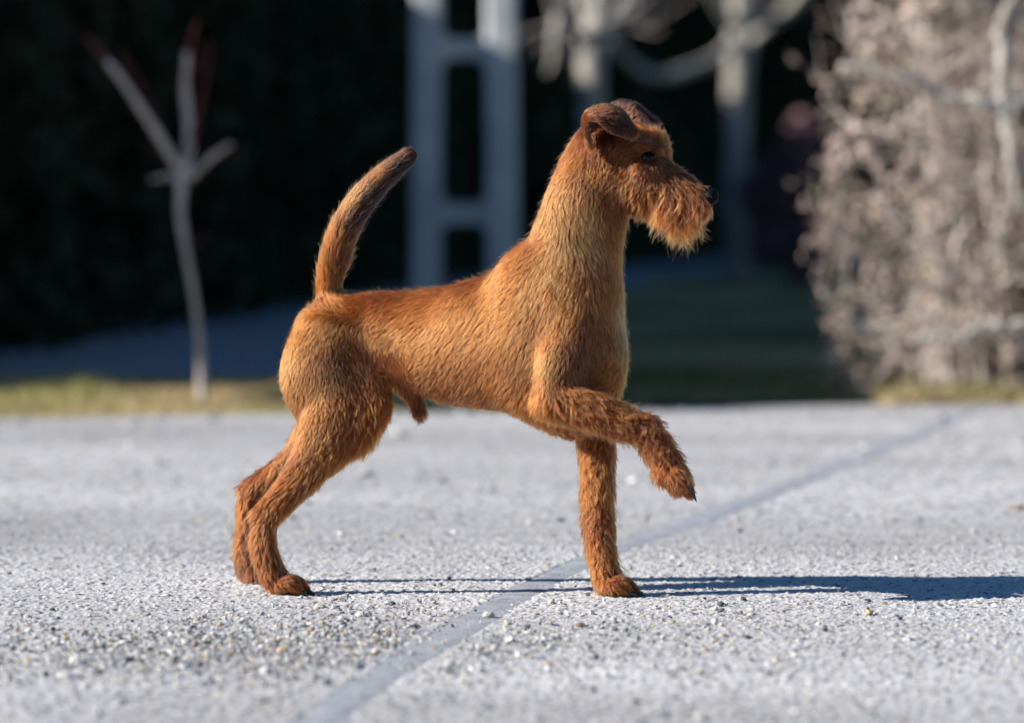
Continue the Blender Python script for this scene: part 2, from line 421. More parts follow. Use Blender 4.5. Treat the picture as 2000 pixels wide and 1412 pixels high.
# near hind leg
chain([(644, 660, .060, 72, .62), (630, 735, .048, 82, .52), (655, 800, .034, 70, .50), (636, 865, .018, 54, .52)], .02)
chain([(690, 720, .050, 52, .5), (724, 785, .034, 42, .5), (696, 845, .024, 38, .5)], .014)
chain([(636, 862, .018, 52, .52), (594, 922, .012, 38, .55), (545, 982, .008, 26, .55), (520, 1014, .008, 24, .62), (514, 1060, .008, 23, .75), (526, 1106, .009, 23, .85), (545, 1140, .010, 22, 1.0)], .008)
chain([(502, 1004, .008, 12, .8), (560, 945, .010, 12, .6), (600, 890, .016, 12, .6)], .006)
def paw(px, py, Y, ang, lens, spread, r=12.5, k=.0030, tilt=0):
    for i, oy in enumerate((-1.5, -.5, .5, 1.5)):
        l = lens * (1 if abs(oy) < 1 else .66)
        dx, dz = math.cos(ang) * l, math.sin(ang) * l
        y0 = Y + oy * spread * .7; y1 = Y + oy * spread
        chain([(px, py - 3, y0, r * 1.1, 1), (px + dx * .6, py + dz * .6 - (7 if tilt == 0 else 2), y1, r + 1.5, .85), (px + dx, py + dz + 2, y1, r * .80, .85)], k)
paw(552, 1146, .010, R(7), 42, .0135, r=14)
# far hind leg
chain([(640, 680, .115, 66, .62), (628, 745, .125, 72, .50), (640, 810, .136, 60, .5), (610, 868, .145, 40, .55)], .014)
chain([(612, 866, .145, 40, .55), (548, 922, .155, 24, .6), (492, 962, .165, 20, .7), (486, 1020, .167, 20, .8), (484, 1080, .169, 22, .9), (494, 1118, .170, 20, 1.0)], .008)
chain([(476, 955, .166, 10, .8), (560, 900, .155, 12, .6)], .006)
paw(500, 1124, .171, R(7), 40, .0135, r=14)
# tail
chain([(654, 606, .085, 32, .9), (643, 560, .083, 24, .9), (653, 510, .081, 28, .9), (672, 450, .078, 28, .9), (704, 395, .075, 27, .9), (748, 347, .071, 23, .9), (797, 307, .068, 17, .9)], .012)
# sheath
chain([(790, 748, .060, 22, 1), (810, 780, .058, 15, 1), (819, 804, .057, 13, 1)], .010)
# shoulder and raised near foreleg
chain([(1092, 585, -.040, 50, .5), (1118, 640, -.062, 50, .52), (1096, 712, -.078, 46, .5), (1072, 776, -.084, 36, .62)], .012)
chain([(1056, 780, -.084, 26, .75), (1088, 785, -.088, 35, .75), (1146, 799, -.094, 34, .75), (1208, 822, -.098, 28, .82), (1258, 841, -.100, 25, .85), (1290, 882, -.101, 23, .9), (1316, 925, -.102, 22, 1.0)], .007)
paw(1317, 924, -.102, R(52), 46, .0112, r=12.5, tilt=1)
chain([(1294, 918, -.102, 14, 1.2), (1322, 954, -.102, 11, 1.4)], .006)
# standing far foreleg
chain([(1140, 755, .000, 50, .62), (1160, 825, .008, 38, .7), (1166, 900, .010, 29, .85), (1168, 1000, .009, 26, .9), (1175, 1080, .006, 23, .95), (1190, 1142, .002, 24, 1.05)], .012)
paw(1192, 1148, .000, R(7), 46, .0130, r=14)
# hollows: behind the shoulder blade, in front of it, flank, hock
chain([(1020, 775, -.094, 24, .8), (1010, 700, -.088, 18, .8), (1025, 640, -.088, 12, .8)], .016, sub=True)
chain([(1168, 735, -.092, 22, .9), (1172, 690, -.094, 20, .9), (1178, 620, -.094, 14, .9)], .016, sub=True)
chain([(765, 715, -.004, 24, .8), (738, 650, .002, 18, .8)], .02, sub=True)
chain([(545, 975, -.021, 7, .8), (580, 925, -.022, 7, .8)], .008, sub=True)
chain([(655, 830, -.022, 10, .8), (672, 770, -.006, 14, .8)], .016, sub=True)
# ears: thin folded sheets swept through rows of points
def ear_sheet(rows, r):
    rows = [smooth_path([P(*q) for q in row], 22) for row in rows]
    cols_ = np.stack(rows)                      # u, v, 3
    for j in range(0, 22):
        line = smooth_path(cols_[:, j], 34)
        for p in line: seg(p, p + np.array([0, 0, 1e-4]), r, r, 1, 1, .0012)
ear_sheet([[(1152, 292, -.062), (1150, 262, -.050), (1190, 240, -.046), (1226, 250, -.056)],
           [(1147, 264, -.082), (1143, 238, -.066), (1180, 222, -.054), (1217, 230, -.060)],
           [(1148, 236, -.092), (1150, 219, -.080), (1178, 208, -.070), (1208, 214, -.066)],
           [(1168, 236, -.104), (1182, 226, -.097), (1202, 218, -.088), (1222, 228, -.078)],
           [(1196, 258, -.102), (1206, 248, -.099), (1217, 240, -.094), (1231, 243, -.084)],
           [(1230, 267, -.093), (1236, 266, -.092), (1240, 262, -.089), (1243, 259, -.086)]], .0026)
ear_sheet([[(1192, 240, .030), (1216, 243, .020), (1246, 250, .008)],
           [(1195, 212, .046), (1213, 203, .036), (1234, 207, .026)],
           [(1216, 207, .070), (1236, 209, .056), (1254, 216, .042)],
           [(1245, 222, .076), (1258, 225, .064), (1269, 231, .050)],
           [(1277, 241, .062), (1280, 241, .058), (1282, 240, .054)]], .0026)

def surface_nets(F, origin, h):
    s = F < 0
    c = [(i, j, k) for i in (0, 1) for j in (0, 1) for k in (0, 1)]
    n = np.array(F.shape) - 1
    cnt = sum(s[i:i + n[0], j:j + n[1], k:k + n[2]].astype(np.int8) for i, j, k in c)
    act = (cnt > 0) & (cnt < 8); ids = np.argwhere(act)
    vid = np.full(act.shape, -1, dtype=np.int64); vid[act] = np.arange(len(ids))
    vals = {q: F[ids[:, 0] + q[0], ids[:, 1] + q[1], ids[:, 2] + q[2]] for q in c}
    acc = np.zeros((len(ids), 3)); num = np.zeros(len(ids))
    for a in c:
        for ax in range(3):
            if a[ax] == 0:
                b = list(a); b[ax] = 1; b = tuple(b)
                m = (vals[a] < 0) != (vals[b] < 0)
                t = vals[a] / np.where(m, vals[a] - vals[b], 1)
                for q in range(3):
                    acc[:, q] += np.where(m, a[q] + (t if q == ax else 0), 0)
                num += m
    V = origin + (ids + acc / num[:, None]) * h
    Q = []
    for ax in range(3):
        o1, o2 = [(1, 2), (2, 0), (0, 1)][ax]
        sl0 = [slice(None)] * 3; sl1 = [slice(None)] * 3
        sl0[ax] = slice(0, -1); sl1[ax] = slice(1, None)
        s0, s1 = s[tuple(sl0)], s[tuple(sl1)]
        e = np.argwhere(s0 != s1)
        e = e[(e[:, o1] > 0) & (e[:, o2] > 0) & (e[:, o1] < n[o1]) & (e[:, o2] < n[o2])]
        flip = ~s0[e[:, 0], e[:, 1], e[:, 2]]
        def g(d1, d2):
            q = e.copy(); q[:, o1] -= d1; q[:, o2] -= d2
            return vid[q[:, 0], q[:, 1], q[:, 2]]
        quad = np.stack([g(1, 1), g(0, 1), g(0, 0), g(1, 0)], 1)
        quad[flip] = quad[flip][:, ::-1]
        Q.append(quad)
    return V, np.vstack(Q)
DV, DF = surface_nets(Fd, lo, VOX)
# keep the largest connected piece is unnecessary: all chains overlap.  light smoothing:
def lap(V, F, it, w=.5, mask=None):
    E = np.vstack([F[:, [0, 1]], F[:, [1, 2]], F[:, [2, 3]], F[:, [3, 0]]]); E = np.vstack([E, E[:, ::-1]])
    cnt = np.bincount(E[:, 0], minlength=len(V))[:, None]
    for q in range(it):
        acc = np.stack([np.bincount(E[:, 0], V[E[:, 1], c], minlength=len(V)) for c in range(3)], 1)
        d = acc / cnt - V
        if mask is None: V = V + w * d
        else: V = V + (w if q % 2 == 0 else -w * .985) * mask[:, None] * d
    return V
DV = lap(DV, DF, 2)
_h = P(1120, 330, 0); _b = P(0, 1010, 0)[2]
msk = np.clip((P(1150, 0, 0)[0] - DV[:, 0]) / .02 + np.clip((P(0, 470, 0)[2] - DV[:, 2]) / .02, 0, 1), 0, 1) * np.clip((DV[:, 2] - _b) / .02, 0, 1)
msk *= ~((DV[:, 0] > P(1215, 0, 0)[0]))
DV = lap(DV, DF, 120, .6, msk)
DV[:, 2] = np.maximum(DV[:, 2], .0028)
tri = np.vstack([DF[:, [0, 1, 2]], DF[:, [0, 2, 3]]])
fn = np.cross(DV[tri[:, 1]] - DV[tri[:, 0]], DV[tri[:, 2]] - DV[tri[:, 0]])
VN = np.zeros_like(DV)
for q in range(3): np.add.at(VN, tri[:, q], fn)
for _ in range(3):
    pass
VN = norm(VN)

# ---- fur guides: px, py, Y, comb (image dx, dy), length mm, lift, curl, colour
GOLD = (.31, .106, .026); TAN = (.265, .073, .014); RED = (.19, .046, .0065); ORG = (.25, .060, .006)
DRK = (.095, .028, .009); EAR = (.032, .009, .006); BLK = (.022, .012, .010); PALE = (.43, .195, .07)
g_ = [
 # back, flank, ribs
 (680, 580, .07, -1, .45, 13, .18, .1, TAN), (760, 580, .05, -1, .35, 14, .15, .1, TAN), (860, 580, .02, -1, .4, 15, .15, .1, TAN),
 (950, 560, -.02, -1, .7, 16, .15, .1, TAN), (740, 640, .01, -.9, .6, 13, .12, .1, TAN), (820, 650, -.01, -.95, .5, 15, .12, .1, TAN),
 (900, 650, -.03, -.9, .6, 16, .12, .1, TAN), (980, 640, -.06, -.75, .75, 17, .12, .1, TAN), (830, 720, .00, -.8, .6, 14, .12, .1, TAN),
 (900, 750, -.02, -.7, .7, 16, .15, .15, TAN), (970, 760, -.05, -.55, .8, 17, .15, .15, TAN), (1010, 700, -.07, -.4, .9, 17, .12, .1, RED),
 (800, 770, .03, -.2, 1, 14, .3, .2, ORG), (870, 790, .01, -.5, 1, 14, .3, .2, RED), (960, 810, -.03, -.8, .8, 14, .25, .2, RED),
 (1040, 640, -.08, -.5, .9, 16, .12, .1, TAN),
 # rump, thigh
 (600, 640, .08, -.6, .9, 12, .12, .05, TAN), (570, 680, .07, -.4, 1, 12, .12, .05, TAN), (640, 650, .02, -.3, .9, 11, .08, .05, TAN),
 (560, 740, .06, -.35, 1, 14, .2, .1, GOLD), (600, 740, .01, -.15, 1, 11, .08, .05, RED), (650, 730, .0, .1, 1, 10, .08, .05, DRK),
 (700, 700, .02, .35, .9, 10, .08, .05, RED), (760, 730, .03, .7, .7, 11, .1, .05, ORG), (575, 800, .05, -.1, 1, 14, .22, .1, GOLD),
 (620, 800, .0, -.1, 1, 12, .1, .1, TAN), (680, 790, .0, .0, 1, 14, .3, .6, ORG), (730, 800, .02, -.1, 1, 22, .4, .35, ORG),
 (720, 850, .02, -.35, 1, 22, .35, .3, TAN), (660, 870, .0, -.6, 1, 15, .15, .15, TAN), (600, 880, .0, -.7, .9, 12, .1, .1, RED),
 (620, 930, .0, -.7, .8, 14, .2, .15, TAN), (560, 950, .0, -.75, .75, 12, .15, .1, RED), (500, 930, .15, -.8, .6, 12, .2, .1, RED),
 (480, 960, .16, -.3, 1, 14, .3, .1, RED), (515, 1010, .0, -.3, 1, 12, .25, .1, RED), (550, 1010, .0, -.4, 1, 14, .25, .2, TAN),
 (515, 1060, .0, -.05, 1, 14, .25, .2, RED), (540, 1070, .0, .1, 1, 14, .25, .2, RED), (470, 1060, .16, -.2, 1, 16, .3, .3, RED),
 (530, 1110, .0, .15, 1, 15, .35, .3, RED), (480, 1100, .17, .1, 1, 17, .35, .3, DRK), (570, 1128, .0, .8, .6, 9, .3, .3, RED), (595, 1145, .0, .9, .5, 4, .2, .1, RED), (580, 1155, -.01, .8, .6, 4, .2, .1, ORG), (560, 1150, .0, .8, .6, 6, .25, .2, RED),
 # tail
 (625, 580, .06, -.2, -.9, 18, .25, .2, ORG), (660, 580, .05, .0, -1, 15, .3, .2, TAN), (620, 530, .07, -.05, -1, 18, .25, .15, TAN), (670, 520, .06, .15, -1, 17, .2, .15, DRK),
 (650, 470, .06, .15, -1, 18, .25, .1, TAN), (690, 470, .06, .3, -1, 17, .2, .15, DRK), (680, 400, .06, .4, -1, 17, .25, .1, GOLD), (722, 410, .05, .5, -.9, 15, .2, .1, BLK), (712, 430, .06, .4, -.9, 15, .2, .1, BLK), (742, 385, .06, .6, -.8, 14, .15, .1, BLK), (780, 338, .06, .7, -.7, 12, .15, .1, BLK), (800, 322, .062, .8, -.6, 9, .15, .1, BLK), (730, 372, .05, .6, -.8, 13, .15, .1, DRK), (698, 430, .05, .4, -.9, 14, .15, .1, DRK),
 (735, 345, .06, .7, -.8, 14, .2, .1, TAN), (760, 360, .05, .7, -.7, 13, .15, .1, BLK), (790, 305, .06, .9, -.6, 10, .2, .1, DRK), (810, 300, .06, 1, .1, 5, .2, .1, DRK),
 # sheath
 (806, 775, .05, .1, 1, 10, .2, .1, RED), (818, 805, .05, .1, 1, 14, .3, .1, DRK),
 # neck
 (1000, 520, -.02, -.8, .8, 18, .2, .1, TAN), (1040, 470, -.03, -.5, 1, 19, .25, .1, TAN), (1075, 380, -.03, -.35, 1, 17, .25, .1, GOLD), (1110, 290, -.02, -.45, 1, 15, .25, .1, RED),
 (1080, 520, -.07, -.4, 1, 18, .15, .1, GOLD), (1110, 440, -.07, -.05, 1, 18, .15, .1, GOLD), (1130, 400, -.07, .1, 1, 16, .2, .1, GOLD), (1160, 480, -.07, .25, 1, 18, .2, .15, PALE),
 (1150, 440, -.07, .2, 1, 16, .15, .1, PALE), (1180, 460, -.06, .1, 1, 12, .15, .1, RED), (1210, 480, -.04, .1, 1, 12, .12, .1, TAN), (1190, 540, -.05, .1, 1, 14, .15, .1, TAN),
 (1130, 540, -.08, -.2, 1, 18, .15, .15, TAN), (1090, 590, -.08, -.5, .9, 18, .12, .1, TAN), (1150, 590, -.08, .0, 1, 17, .2, .2, TAN),
 # chest
 (1215, 540, -.03, .1, 1, 12, .15, .1, TAN), (1215, 640, -.04, .05, 1, 14, .2, .1, PALE), (1220, 720, -.03, -.1, 1, 13, .25, .1, TAN), (1185, 640, -.06, .2, 1, 12, .15, .1, TAN),
 (1180, 730, -.05, .5, -.8, 11, .12, .15, TAN), (1200, 770, -.03, -.2, 1, 10, .2, .1, TAN),
 # shoulder, raised leg
 (1100, 640, -.09, -.35, 1, 16, .12, .1, TAN), (1140, 650, -.09, -.2, 1, 15, .12, .1, RED), (1060, 710, -.09, -.2, 1, 15, .12, .1, GOLD), (1110, 720, -.1, -.2, 1, 14, .12, .1, RED),
 (1130, 690, -.09, -.1, 1, 14, .12, .1, DRK), (1045, 790, -.09, -.2, 1, 16, .3, .2, ORG), (1080, 800, -.11, .2, 1, 15, .3, .4, TAN), (1100, 780, -.11, .6, .7, 16, .35, .6, TAN),
 (1150, 790, -.12, .8, .4, 19, .5, .9, TAN), (1150, 830, -.11, .5, .9, 20, .45, .9, RED), (1210, 810, -.12, .8, .4, 20, .55, 1.1, TAN), (1210, 845, -.11, .5, 1, 19, .5, 1.0, RED),
 (1270, 820, -.12, .7, .7, 18, .55, 1.0, RED), (1290, 870, -.12, .4, 1, 17, .45, .7, RED), (1265, 890, -.11, -.1, 1, 17, .5, .6, RED), (1320, 920, -.12, .4, 1, 15, .35, .4, RED), (1345, 955, -.12, .5, 1, 6, .2, .2, RED),
 # standing foreleg
 (1150, 860, .0, -.1, 1, 16, .25, .3, RED), (1200, 880, .0, .2, 1, 14, .4, .4, RED), (1165, 950, -.01, .0, 1, 16, .3, .5, TAN), (1165, 1030, -.01, .05, 1, 16, .3, .5, RED),
 (1175, 1090, -.01, .1, 1, 15, .35, .4, TAN), (1200, 1130, -.02, .7, .8, 13, .5, .4, RED), (1238, 1150, -.02, .9, .5, 4, .2, .1, RED), (1225, 1158, -.02, .9, .5, 4, .2, .1, ORG), (1205, 1152, -.02, .8, .6, 7, .25, .2, RED),
 # head
 (1140, 300, -.05, -.25, 1, 14, .2, .1, ORG), (1165, 320, -.06, .15, 1, 13, .25, .2, ORG), (1150, 360, -.06, .0, 1, 12, .2, .1, RED), (1190, 300, -.07, -.6, .7, 9, .15, .1, RED),
 (1230, 300, -.07, -.8, .4, 9, .15, .1, TAN), (1190, 350, -.07, -.6, .6, 10, .15, .1, TAN), (1220, 360, -.07, -.6, .8, 10, .15, .1, RED), (1190, 400, -.06, -.2, 1, 10, .12, .1, RED),
 (1220, 410, -.06, .0, 1, 12, .15, .1, RED), (1230, 250, -.06, -.8, .3, 9, .2, .1, DRK), (1262, 262, -.05, -.1, -.9, 17, .5, .3, TAN), (1292, 275, -.05, .4, -1, 25, .85, .5, TAN),
 (1250, 280, -.07, -.8, .0, 9, .2, .1, RED), (1282, 312, -.065, .4, .6, 5, .15, .1, BLK), (1250, 309, -.07, -.8, .3, 5, .15, .1, DRK), (1266, 294, -.07, -.6, -.6, 5, .2, .1, DRK), (1266, 322, -.07, -.2, 1, 6, .12, .1, DRK), (1300, 305, -.05, .3, -.1, 7, .3, .1, RED), (1262, 330, -.07, -.3, .9, 10, .3, .3, TAN), (1300, 316, -.05, .8, .1, 6, .2, .2, DRK), (1322, 330, -.055, .7, -.6, 11, .5, .4, DRK), (1333, 336, -.055, .6, -.5, 9, .45, .4, DRK), (1325, 345, -.07, .6, .6, 9, .15, .3, DRK),
 (1350, 345, -.06, .9, .1, 6, .25, .3, RED), (1355, 355, -.07, .7, .6, 9, .2, .3, DRK), (1374, 360, -.06, .9, .2, 6, .25, .2, RED), (1290, 345, -.08, .1, 1, 12, .25, .7, ORG), (1240, 370, -.08, -.5, .9, 18, .35, .5, TAN),
 (1320, 362, -.08, .35, 1, 17, .3, .7, TAN), (1355, 380, -.08, .25, 1, 16, .25, .6, RED), (1290, 390, -.08, -.05, 1, 30, .42, .7, TAN), (1330, 400, -.08, .1, 1, 32, .4, .7, TAN),
 (1270, 410, -.06, .0, 1, 26, .3, .6, TAN), (1296, 425, -.06, .25, 1, 38, .25, .6, TAN), (1322, 432, -.06, .0, 1, 70, .2, .6, ORG), (1310, 440, -.055, .1, 1, 56, .2, .5, TAN), (1348, 428, -.06, -.4, 1, 32, .2, .5, TAN), (1370, 412, -.06, -.1, 1, 22, .25, .4, RED), (1385, 404, -.06, .1, 1, 10, .25, .3, RED),
 (1245, 420, -.05, .2, 1, 14, .2, .3, RED),
 # ears
 (1150, 225, -.09, .3, -.4, 5, .2, .05, RED), (1180, 215, -.08, .6, .2, 6, .2, .05, RED), (1200, 235, -.1, .8, .5, 7, .2, .05, EAR), (1180, 238, -.1, .8, .5, 5, .12, .05, EAR), (1225, 255, -.09, .7, .6, 8, .22, .05, EAR),
 (1155, 262, -.07, .2, -.6, 9, .3, .1, DRK), (1175, 265, -.06, .2, .6, 8, .3, .1, EAR), (1205, 205, .04, -.2, -.6, 7, .4, .1, EAR), (1222, 205, .05, .3, -.3, 6, .3, .1, EAR), (1250, 215, .06, .7, .0, 8, .4, .1, EAR), (1275, 238, .06, .7, .4, 8, .35, .1, EAR), (1240, 235, .02, .3, -.3, 8, .4, .2, DRK),
]
GP = np.array([P(q[0], q[1], q[2]) for q in g_]); LEGS = [i for i, q in enumerate(g_) if q[1] > 740 and (q[0] > 1070 or q[1] > 870)]
GD = norm(np.array([(q[3], 0, -q[4]) for q in g_], float))
GA = np.array([(q[5] * .001, q[6], q[7], *q[8]) for q in g_], float)
GA[LEGS, 0] *= 1.1; GA[LEGS, 1] *= 1.3; GA[LEGS, 2] *= 1.6
MUZ = [i for i, q in enumerate(g_) if 1235 < q[0] < 1368 and 340 < q[1] < 445]
GA[MUZ, 2] *= 1.7; GA[MUZ, 1] *= 1.15
def field(p):
    out = np.zeros((len(p), 3 + 6)); w_all = np.zeros(len(p))
    for s0 in range(0, len(p), 20000):
        q = p[s0:s0 + 20000]
        d2 = ((q[:, None, :] - GP[None]) ** 2 * np.array([1, .45, 1])).sum(-1)
        m = d2.min(1, keepdims=True)
        w = 1 / (d2 + .0003) ** 1.7 * np.exp(-d2 / (2 * (.03 ** 2 + m)))
        w /= w.sum(1, keepdims=True)
        o_ = w @ np.hstack([GD, GA])
        w2 = 1 / (d2 + .00035) ** 1.6 * np.exp(-d2 / (2 * (.035 ** 2 + m))); w2 /= w2.sum(1, keepdims=True)
        o_[:, 3:] = w2 @ GA
        out[s0:s0 + 20000] = o_
    return out

# mesh colour from the same field (skin/undercoat)
fv = field(DV)
dog_root = empty('dog', (0.0, 0.03, 0.0))
under = mat_noise('undercoat', (.62, .62, .62), (.95, .95, .95), 90, .95, .0006, 500, tint=True, spec=.1)
body = mesh_np('body', DV, DF, under, dog_root, smooth=True, cols=fv[:, 6:9] * .7)
tag(dog_root, 'red brown rough coated terrier standing in profile with one forepaw raised', 'dog')

hair_m = bpy.data.materials.new('fur_strands'); hair_m.use_nodes = True
nt = hair_m.node_tree; nt.nodes.clear()
hb = nt.nodes.new('ShaderNodeBsdfHairPrincipled'); hb.model = 'CHIANG'; hb.parametrization = 'COLOR'
at = nt.nodes.new('ShaderNodeAttribute'); at.attribute_name = 'fur_color'
hi_ = nt.nodes.new('ShaderNodeHairInfo')
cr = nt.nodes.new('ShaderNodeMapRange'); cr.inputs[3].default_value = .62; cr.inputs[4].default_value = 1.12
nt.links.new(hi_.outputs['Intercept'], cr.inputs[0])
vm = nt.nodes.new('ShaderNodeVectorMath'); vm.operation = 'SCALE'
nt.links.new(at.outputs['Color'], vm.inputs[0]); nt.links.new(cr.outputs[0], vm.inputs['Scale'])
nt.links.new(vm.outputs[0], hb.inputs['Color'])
hb.inputs['Roughness'].default_value = .38; hb.inputs['Radial Roughness'].default_value = .5
hb.inputs['Coat'].default_value = .0; hb.inputs['IOR'].default_value = 1.42
ho = nt.nodes.new('ShaderNodeOutputMaterial'); nt.links.new(hb.outputs[0], ho.inputs[0])

def surfY(px, py):
    for y in np.arange(-.15, .2, .0008):
        p = P(px, py, y); i = ((p - lo) / VOX + .5).astype(int)
        if (i >= 0).all() and (i < dims).all() and Fd[i[0], i[1], i[2]] < 0: return y
    return 0.
EYE = P(1266, 309, surfY(1266, 309) + .0030); ER = .0095
NOSE = P(1383, 385, -.0635)

def sampleF(q):
    g = (q - lo) / VOX; g = np.clip(g, 0, dims - 1.001); i = g.astype(int); f = g - i; out = 0
    for a in (0, 1):
        for b in (0, 1):
            for c in (0, 1):
                w = (f[:, 0] if a else 1 - f[:, 0]) * (f[:, 1] if b else 1 - f[:, 1]) * (f[:, 2] if c else 1 - f[:, 2])
                out = out + w * Fd[i[:, 0] + a, i[:, 1] + b, i[:, 2] + c]
    return out
def build_fur(N, NC, name):
    area = np.linalg.norm(np.cross(DV[tri[:, 1]] - DV[tri[:, 0]], DV[tri[:, 2]] - DV[tri[:, 0]]), axis=1) * .5
    def sample(n):
        t = rng.choice(len(tri), n, p=area / area.sum())
        a, b = rng.random((2, n)); f = a + b > 1; a[f], b[f] = 1 - a[f], 1 - b[f]
        a, b = a[:, None], b[:, None]; q = tri[t]
        p = DV[q[:, 0]] * (1 - a - b) + DV[q[:, 1]] * a + DV[q[:, 2]] * b
        nn_ = norm(VN[q[:, 0]] * (1 - a - b) + VN[q[:, 1]] * a + VN[q[:, 2]] * b)
        ok = (np.linalg.norm(p - EYE, axis=1) > .0088) & (np.linalg.norm(p - NOSE - [.006, 0, 0], axis=1) > .0125) & ~((nn_[:, 2] < -.6) & (p[:, 2] < .012))
        return p[ok], nn_[ok]
    K = 7
    def strands(p, n, r1, rc):
        f = field(p); comb = f[:, :3]
        comb = comb - n * (comb * n).sum(1, keepdims=True)
        bad = np.linalg.norm(comb, axis=1) < .15
        comb[bad] += (np.array([0, 0, -1.0]) - n * (-n[:, 2:3]))[bad] * .4
        comb = norm(comb)
        # slow swirls in the coat
        sw = (vnoise(p, 22, 41) - .5) * .7 + (vnoise(p, 75, 42) - .5) * .35 + (vnoise(p, 260, 46) - .5) * .5
        side = np.cross(n, comb)
        comb = norm(comb + side * sw[:, None] + side * ((np.modf(rc * 37.7)[0] - .5) * (.45 + .9 * np.clip(f[:, 5], 0, 1)))[:, None])
        Ln = f[:, 3] * (.75 + .5 * r1); lift = np.maximum(f[:, 4], .12) * (.6 + .9 * rc); Ln = Ln * (.78 + .5 * rc); curl = f[:, 5]
        lift = lift * (.85 + .3 * vnoise(p, 60, 43))
        pts = np.zeros((len(p), K, 3)); pts[:, 0] = p - n * .0004
        ph = vnoise(p, 240, 44) * 14.; 
        for s in range(1, K):
            u = s / (K - 1)
            c1 = np.sin(ph + u * 5.5)[:, None] * side + np.cos(ph * 1.7 + u * 4.8)[:, None] * n * .5
            d = norm(comb + n * (lift * (1.35 - 1.1 * u))[:, None] + c1 * (curl * .62)[:, None] + np.array([0, 0, -1.]) * (.25 * u * np.minimum(1, f[:, 3] / .02))[:, None])
            pts[:, s] = pts[:, s - 1] + d * (Ln / (K - 1))[:, None]
        for s in range(1, K):
            u = s / (K - 1)
            pts[:, s] += n * np.clip(.0004 + .0016 * u - sampleF(pts[:, s]), 0, .006)[:, None]
        return pts, f
    pc, nc = sample(NC); rcc = rng.random(len(pc)); ptc, _ = strands(pc, nc, rng.random(len(pc)) * .6 + .3, rcc)
    kd = KDTree(len(pc))
    for i, q in enumerate(pc): kd.insert(q, i)
    kd.balance()
    p, n = sample(N)
    near = np.array([kd.find(q)[1] for q in p])
    pts, f = strands(p, n, rng.random(len(p)), rcc[near])
    cf = np.array([0, .02, .12, .28, .45, .60, .72])[None, :, None]
    amt = (rng.uniform(.2, 1.0, len(p)) * (.6 + .4 * np.clip(f[:, 5] * 2, 0, 1)))
    amt = np.clip(amt + .45 * np.clip((f[:, 5] - .35) / .5, 0, 1), 0, 1)[:, None, None]
    target = ptc[near]
    pts = pts + (target - pts) * cf * amt
    stray = rng.random(len(p)) < .04
    pts[stray] += (n[stray][:, None, :] * np.linspace(0, 1, K)[None, :, None] ** 1.5) * (f[stray, 3] * rng.uniform(.15, .6, stray.sum()))[:, None, None]
    pts[..., 2] = np.maximum(pts[..., 2], .003)
    dv = pts - EYE; de = np.hypot(dv[..., 0], dv[..., 2] * 1.2)
    hit = ((de < .0096) & (dv[..., 1] < .012)).any(1); dn = pts - (NOSE + np.array([.007, 0, .0]))
    hit |= (np.linalg.norm(dn, axis=2) < .0138).any(1)
    ok = ~hit; pts, f, p, n, near = pts[ok], f[ok], p[ok], n[ok], near[ok]
    # colour
    c = f[:, 6:9].copy()
    v1 = vnoise(p * np.array([1, 1, 1]), 26, 51); v2 = vnoise(pc, 300, 52)[near]; v3 = rng.random(len(p))
    v4 = np.modf(rcc[near] * 91.3)[0]
    c *= (.66 + .5 * v1 + .35 * (v2 - .5) + .3 * (v3 - .5))[:, None] * (1.13 + (1.0 * v4 ** 1.4 - .40) * (.55 + .45 * np.clip(f[:, 5] / .5, 0, 1)))[:, None]
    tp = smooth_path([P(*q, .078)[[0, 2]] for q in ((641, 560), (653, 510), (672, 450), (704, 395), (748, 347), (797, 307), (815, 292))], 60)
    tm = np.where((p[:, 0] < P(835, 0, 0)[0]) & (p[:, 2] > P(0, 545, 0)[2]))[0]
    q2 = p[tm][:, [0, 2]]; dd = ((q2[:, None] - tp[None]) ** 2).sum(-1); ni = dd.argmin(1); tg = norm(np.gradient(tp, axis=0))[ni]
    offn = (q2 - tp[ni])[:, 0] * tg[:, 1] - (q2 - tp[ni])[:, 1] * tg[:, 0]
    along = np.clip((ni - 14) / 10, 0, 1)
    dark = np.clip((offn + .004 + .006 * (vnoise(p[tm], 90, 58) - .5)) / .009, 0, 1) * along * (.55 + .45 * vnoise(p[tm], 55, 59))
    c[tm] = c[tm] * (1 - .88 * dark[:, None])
    warm = (vnoise(p, 60, 53) - .5)[:, None] * np.array([.0, .10, .22]); c *= 1 + warm
    pale = rng.random(len(p)) < .10
    c[pale] = c[pale] * .6 + np.array(PALE) * .4 * np.minimum(1.2, c[pale].mean(1) / .14)[:, None]
    darkh = rng.random(len(p)) < .16; c[darkh] *= .42
    c = np.clip(c, .01, .85)
    cu = bpy.data.hair_curves.new(name)
    cu.add_curves([K] * len(p))
    cu.position_data.foreach_set('vector', pts.astype(np.float32).ravel())
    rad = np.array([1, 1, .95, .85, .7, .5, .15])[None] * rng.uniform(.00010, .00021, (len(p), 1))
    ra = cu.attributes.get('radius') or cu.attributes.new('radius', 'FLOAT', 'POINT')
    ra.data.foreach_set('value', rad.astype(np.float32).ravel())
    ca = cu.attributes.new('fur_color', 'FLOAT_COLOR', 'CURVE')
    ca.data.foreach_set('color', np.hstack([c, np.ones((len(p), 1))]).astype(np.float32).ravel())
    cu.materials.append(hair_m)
    o = bpy.data.objects.new(name, cu); COL.objects.link(o); o.parent = dog_root; o.location = -dog_root.location
    return o
blk = (GP[:, 0] > P(420, 0, 0)[0]) & (GP[:, 0] < P(1230, 0, 0)[0]) & (GP[:, 2] > P(0, 860, 0)[2])
tailm = (GP[:, 0] < P(830, 0, 0)[0]) & (GP[:, 2] > P(0, 590, 0)[2])
GA[blk & ~tailm, 0] *= .85; GA[blk & ~tailm, 1] *= .8
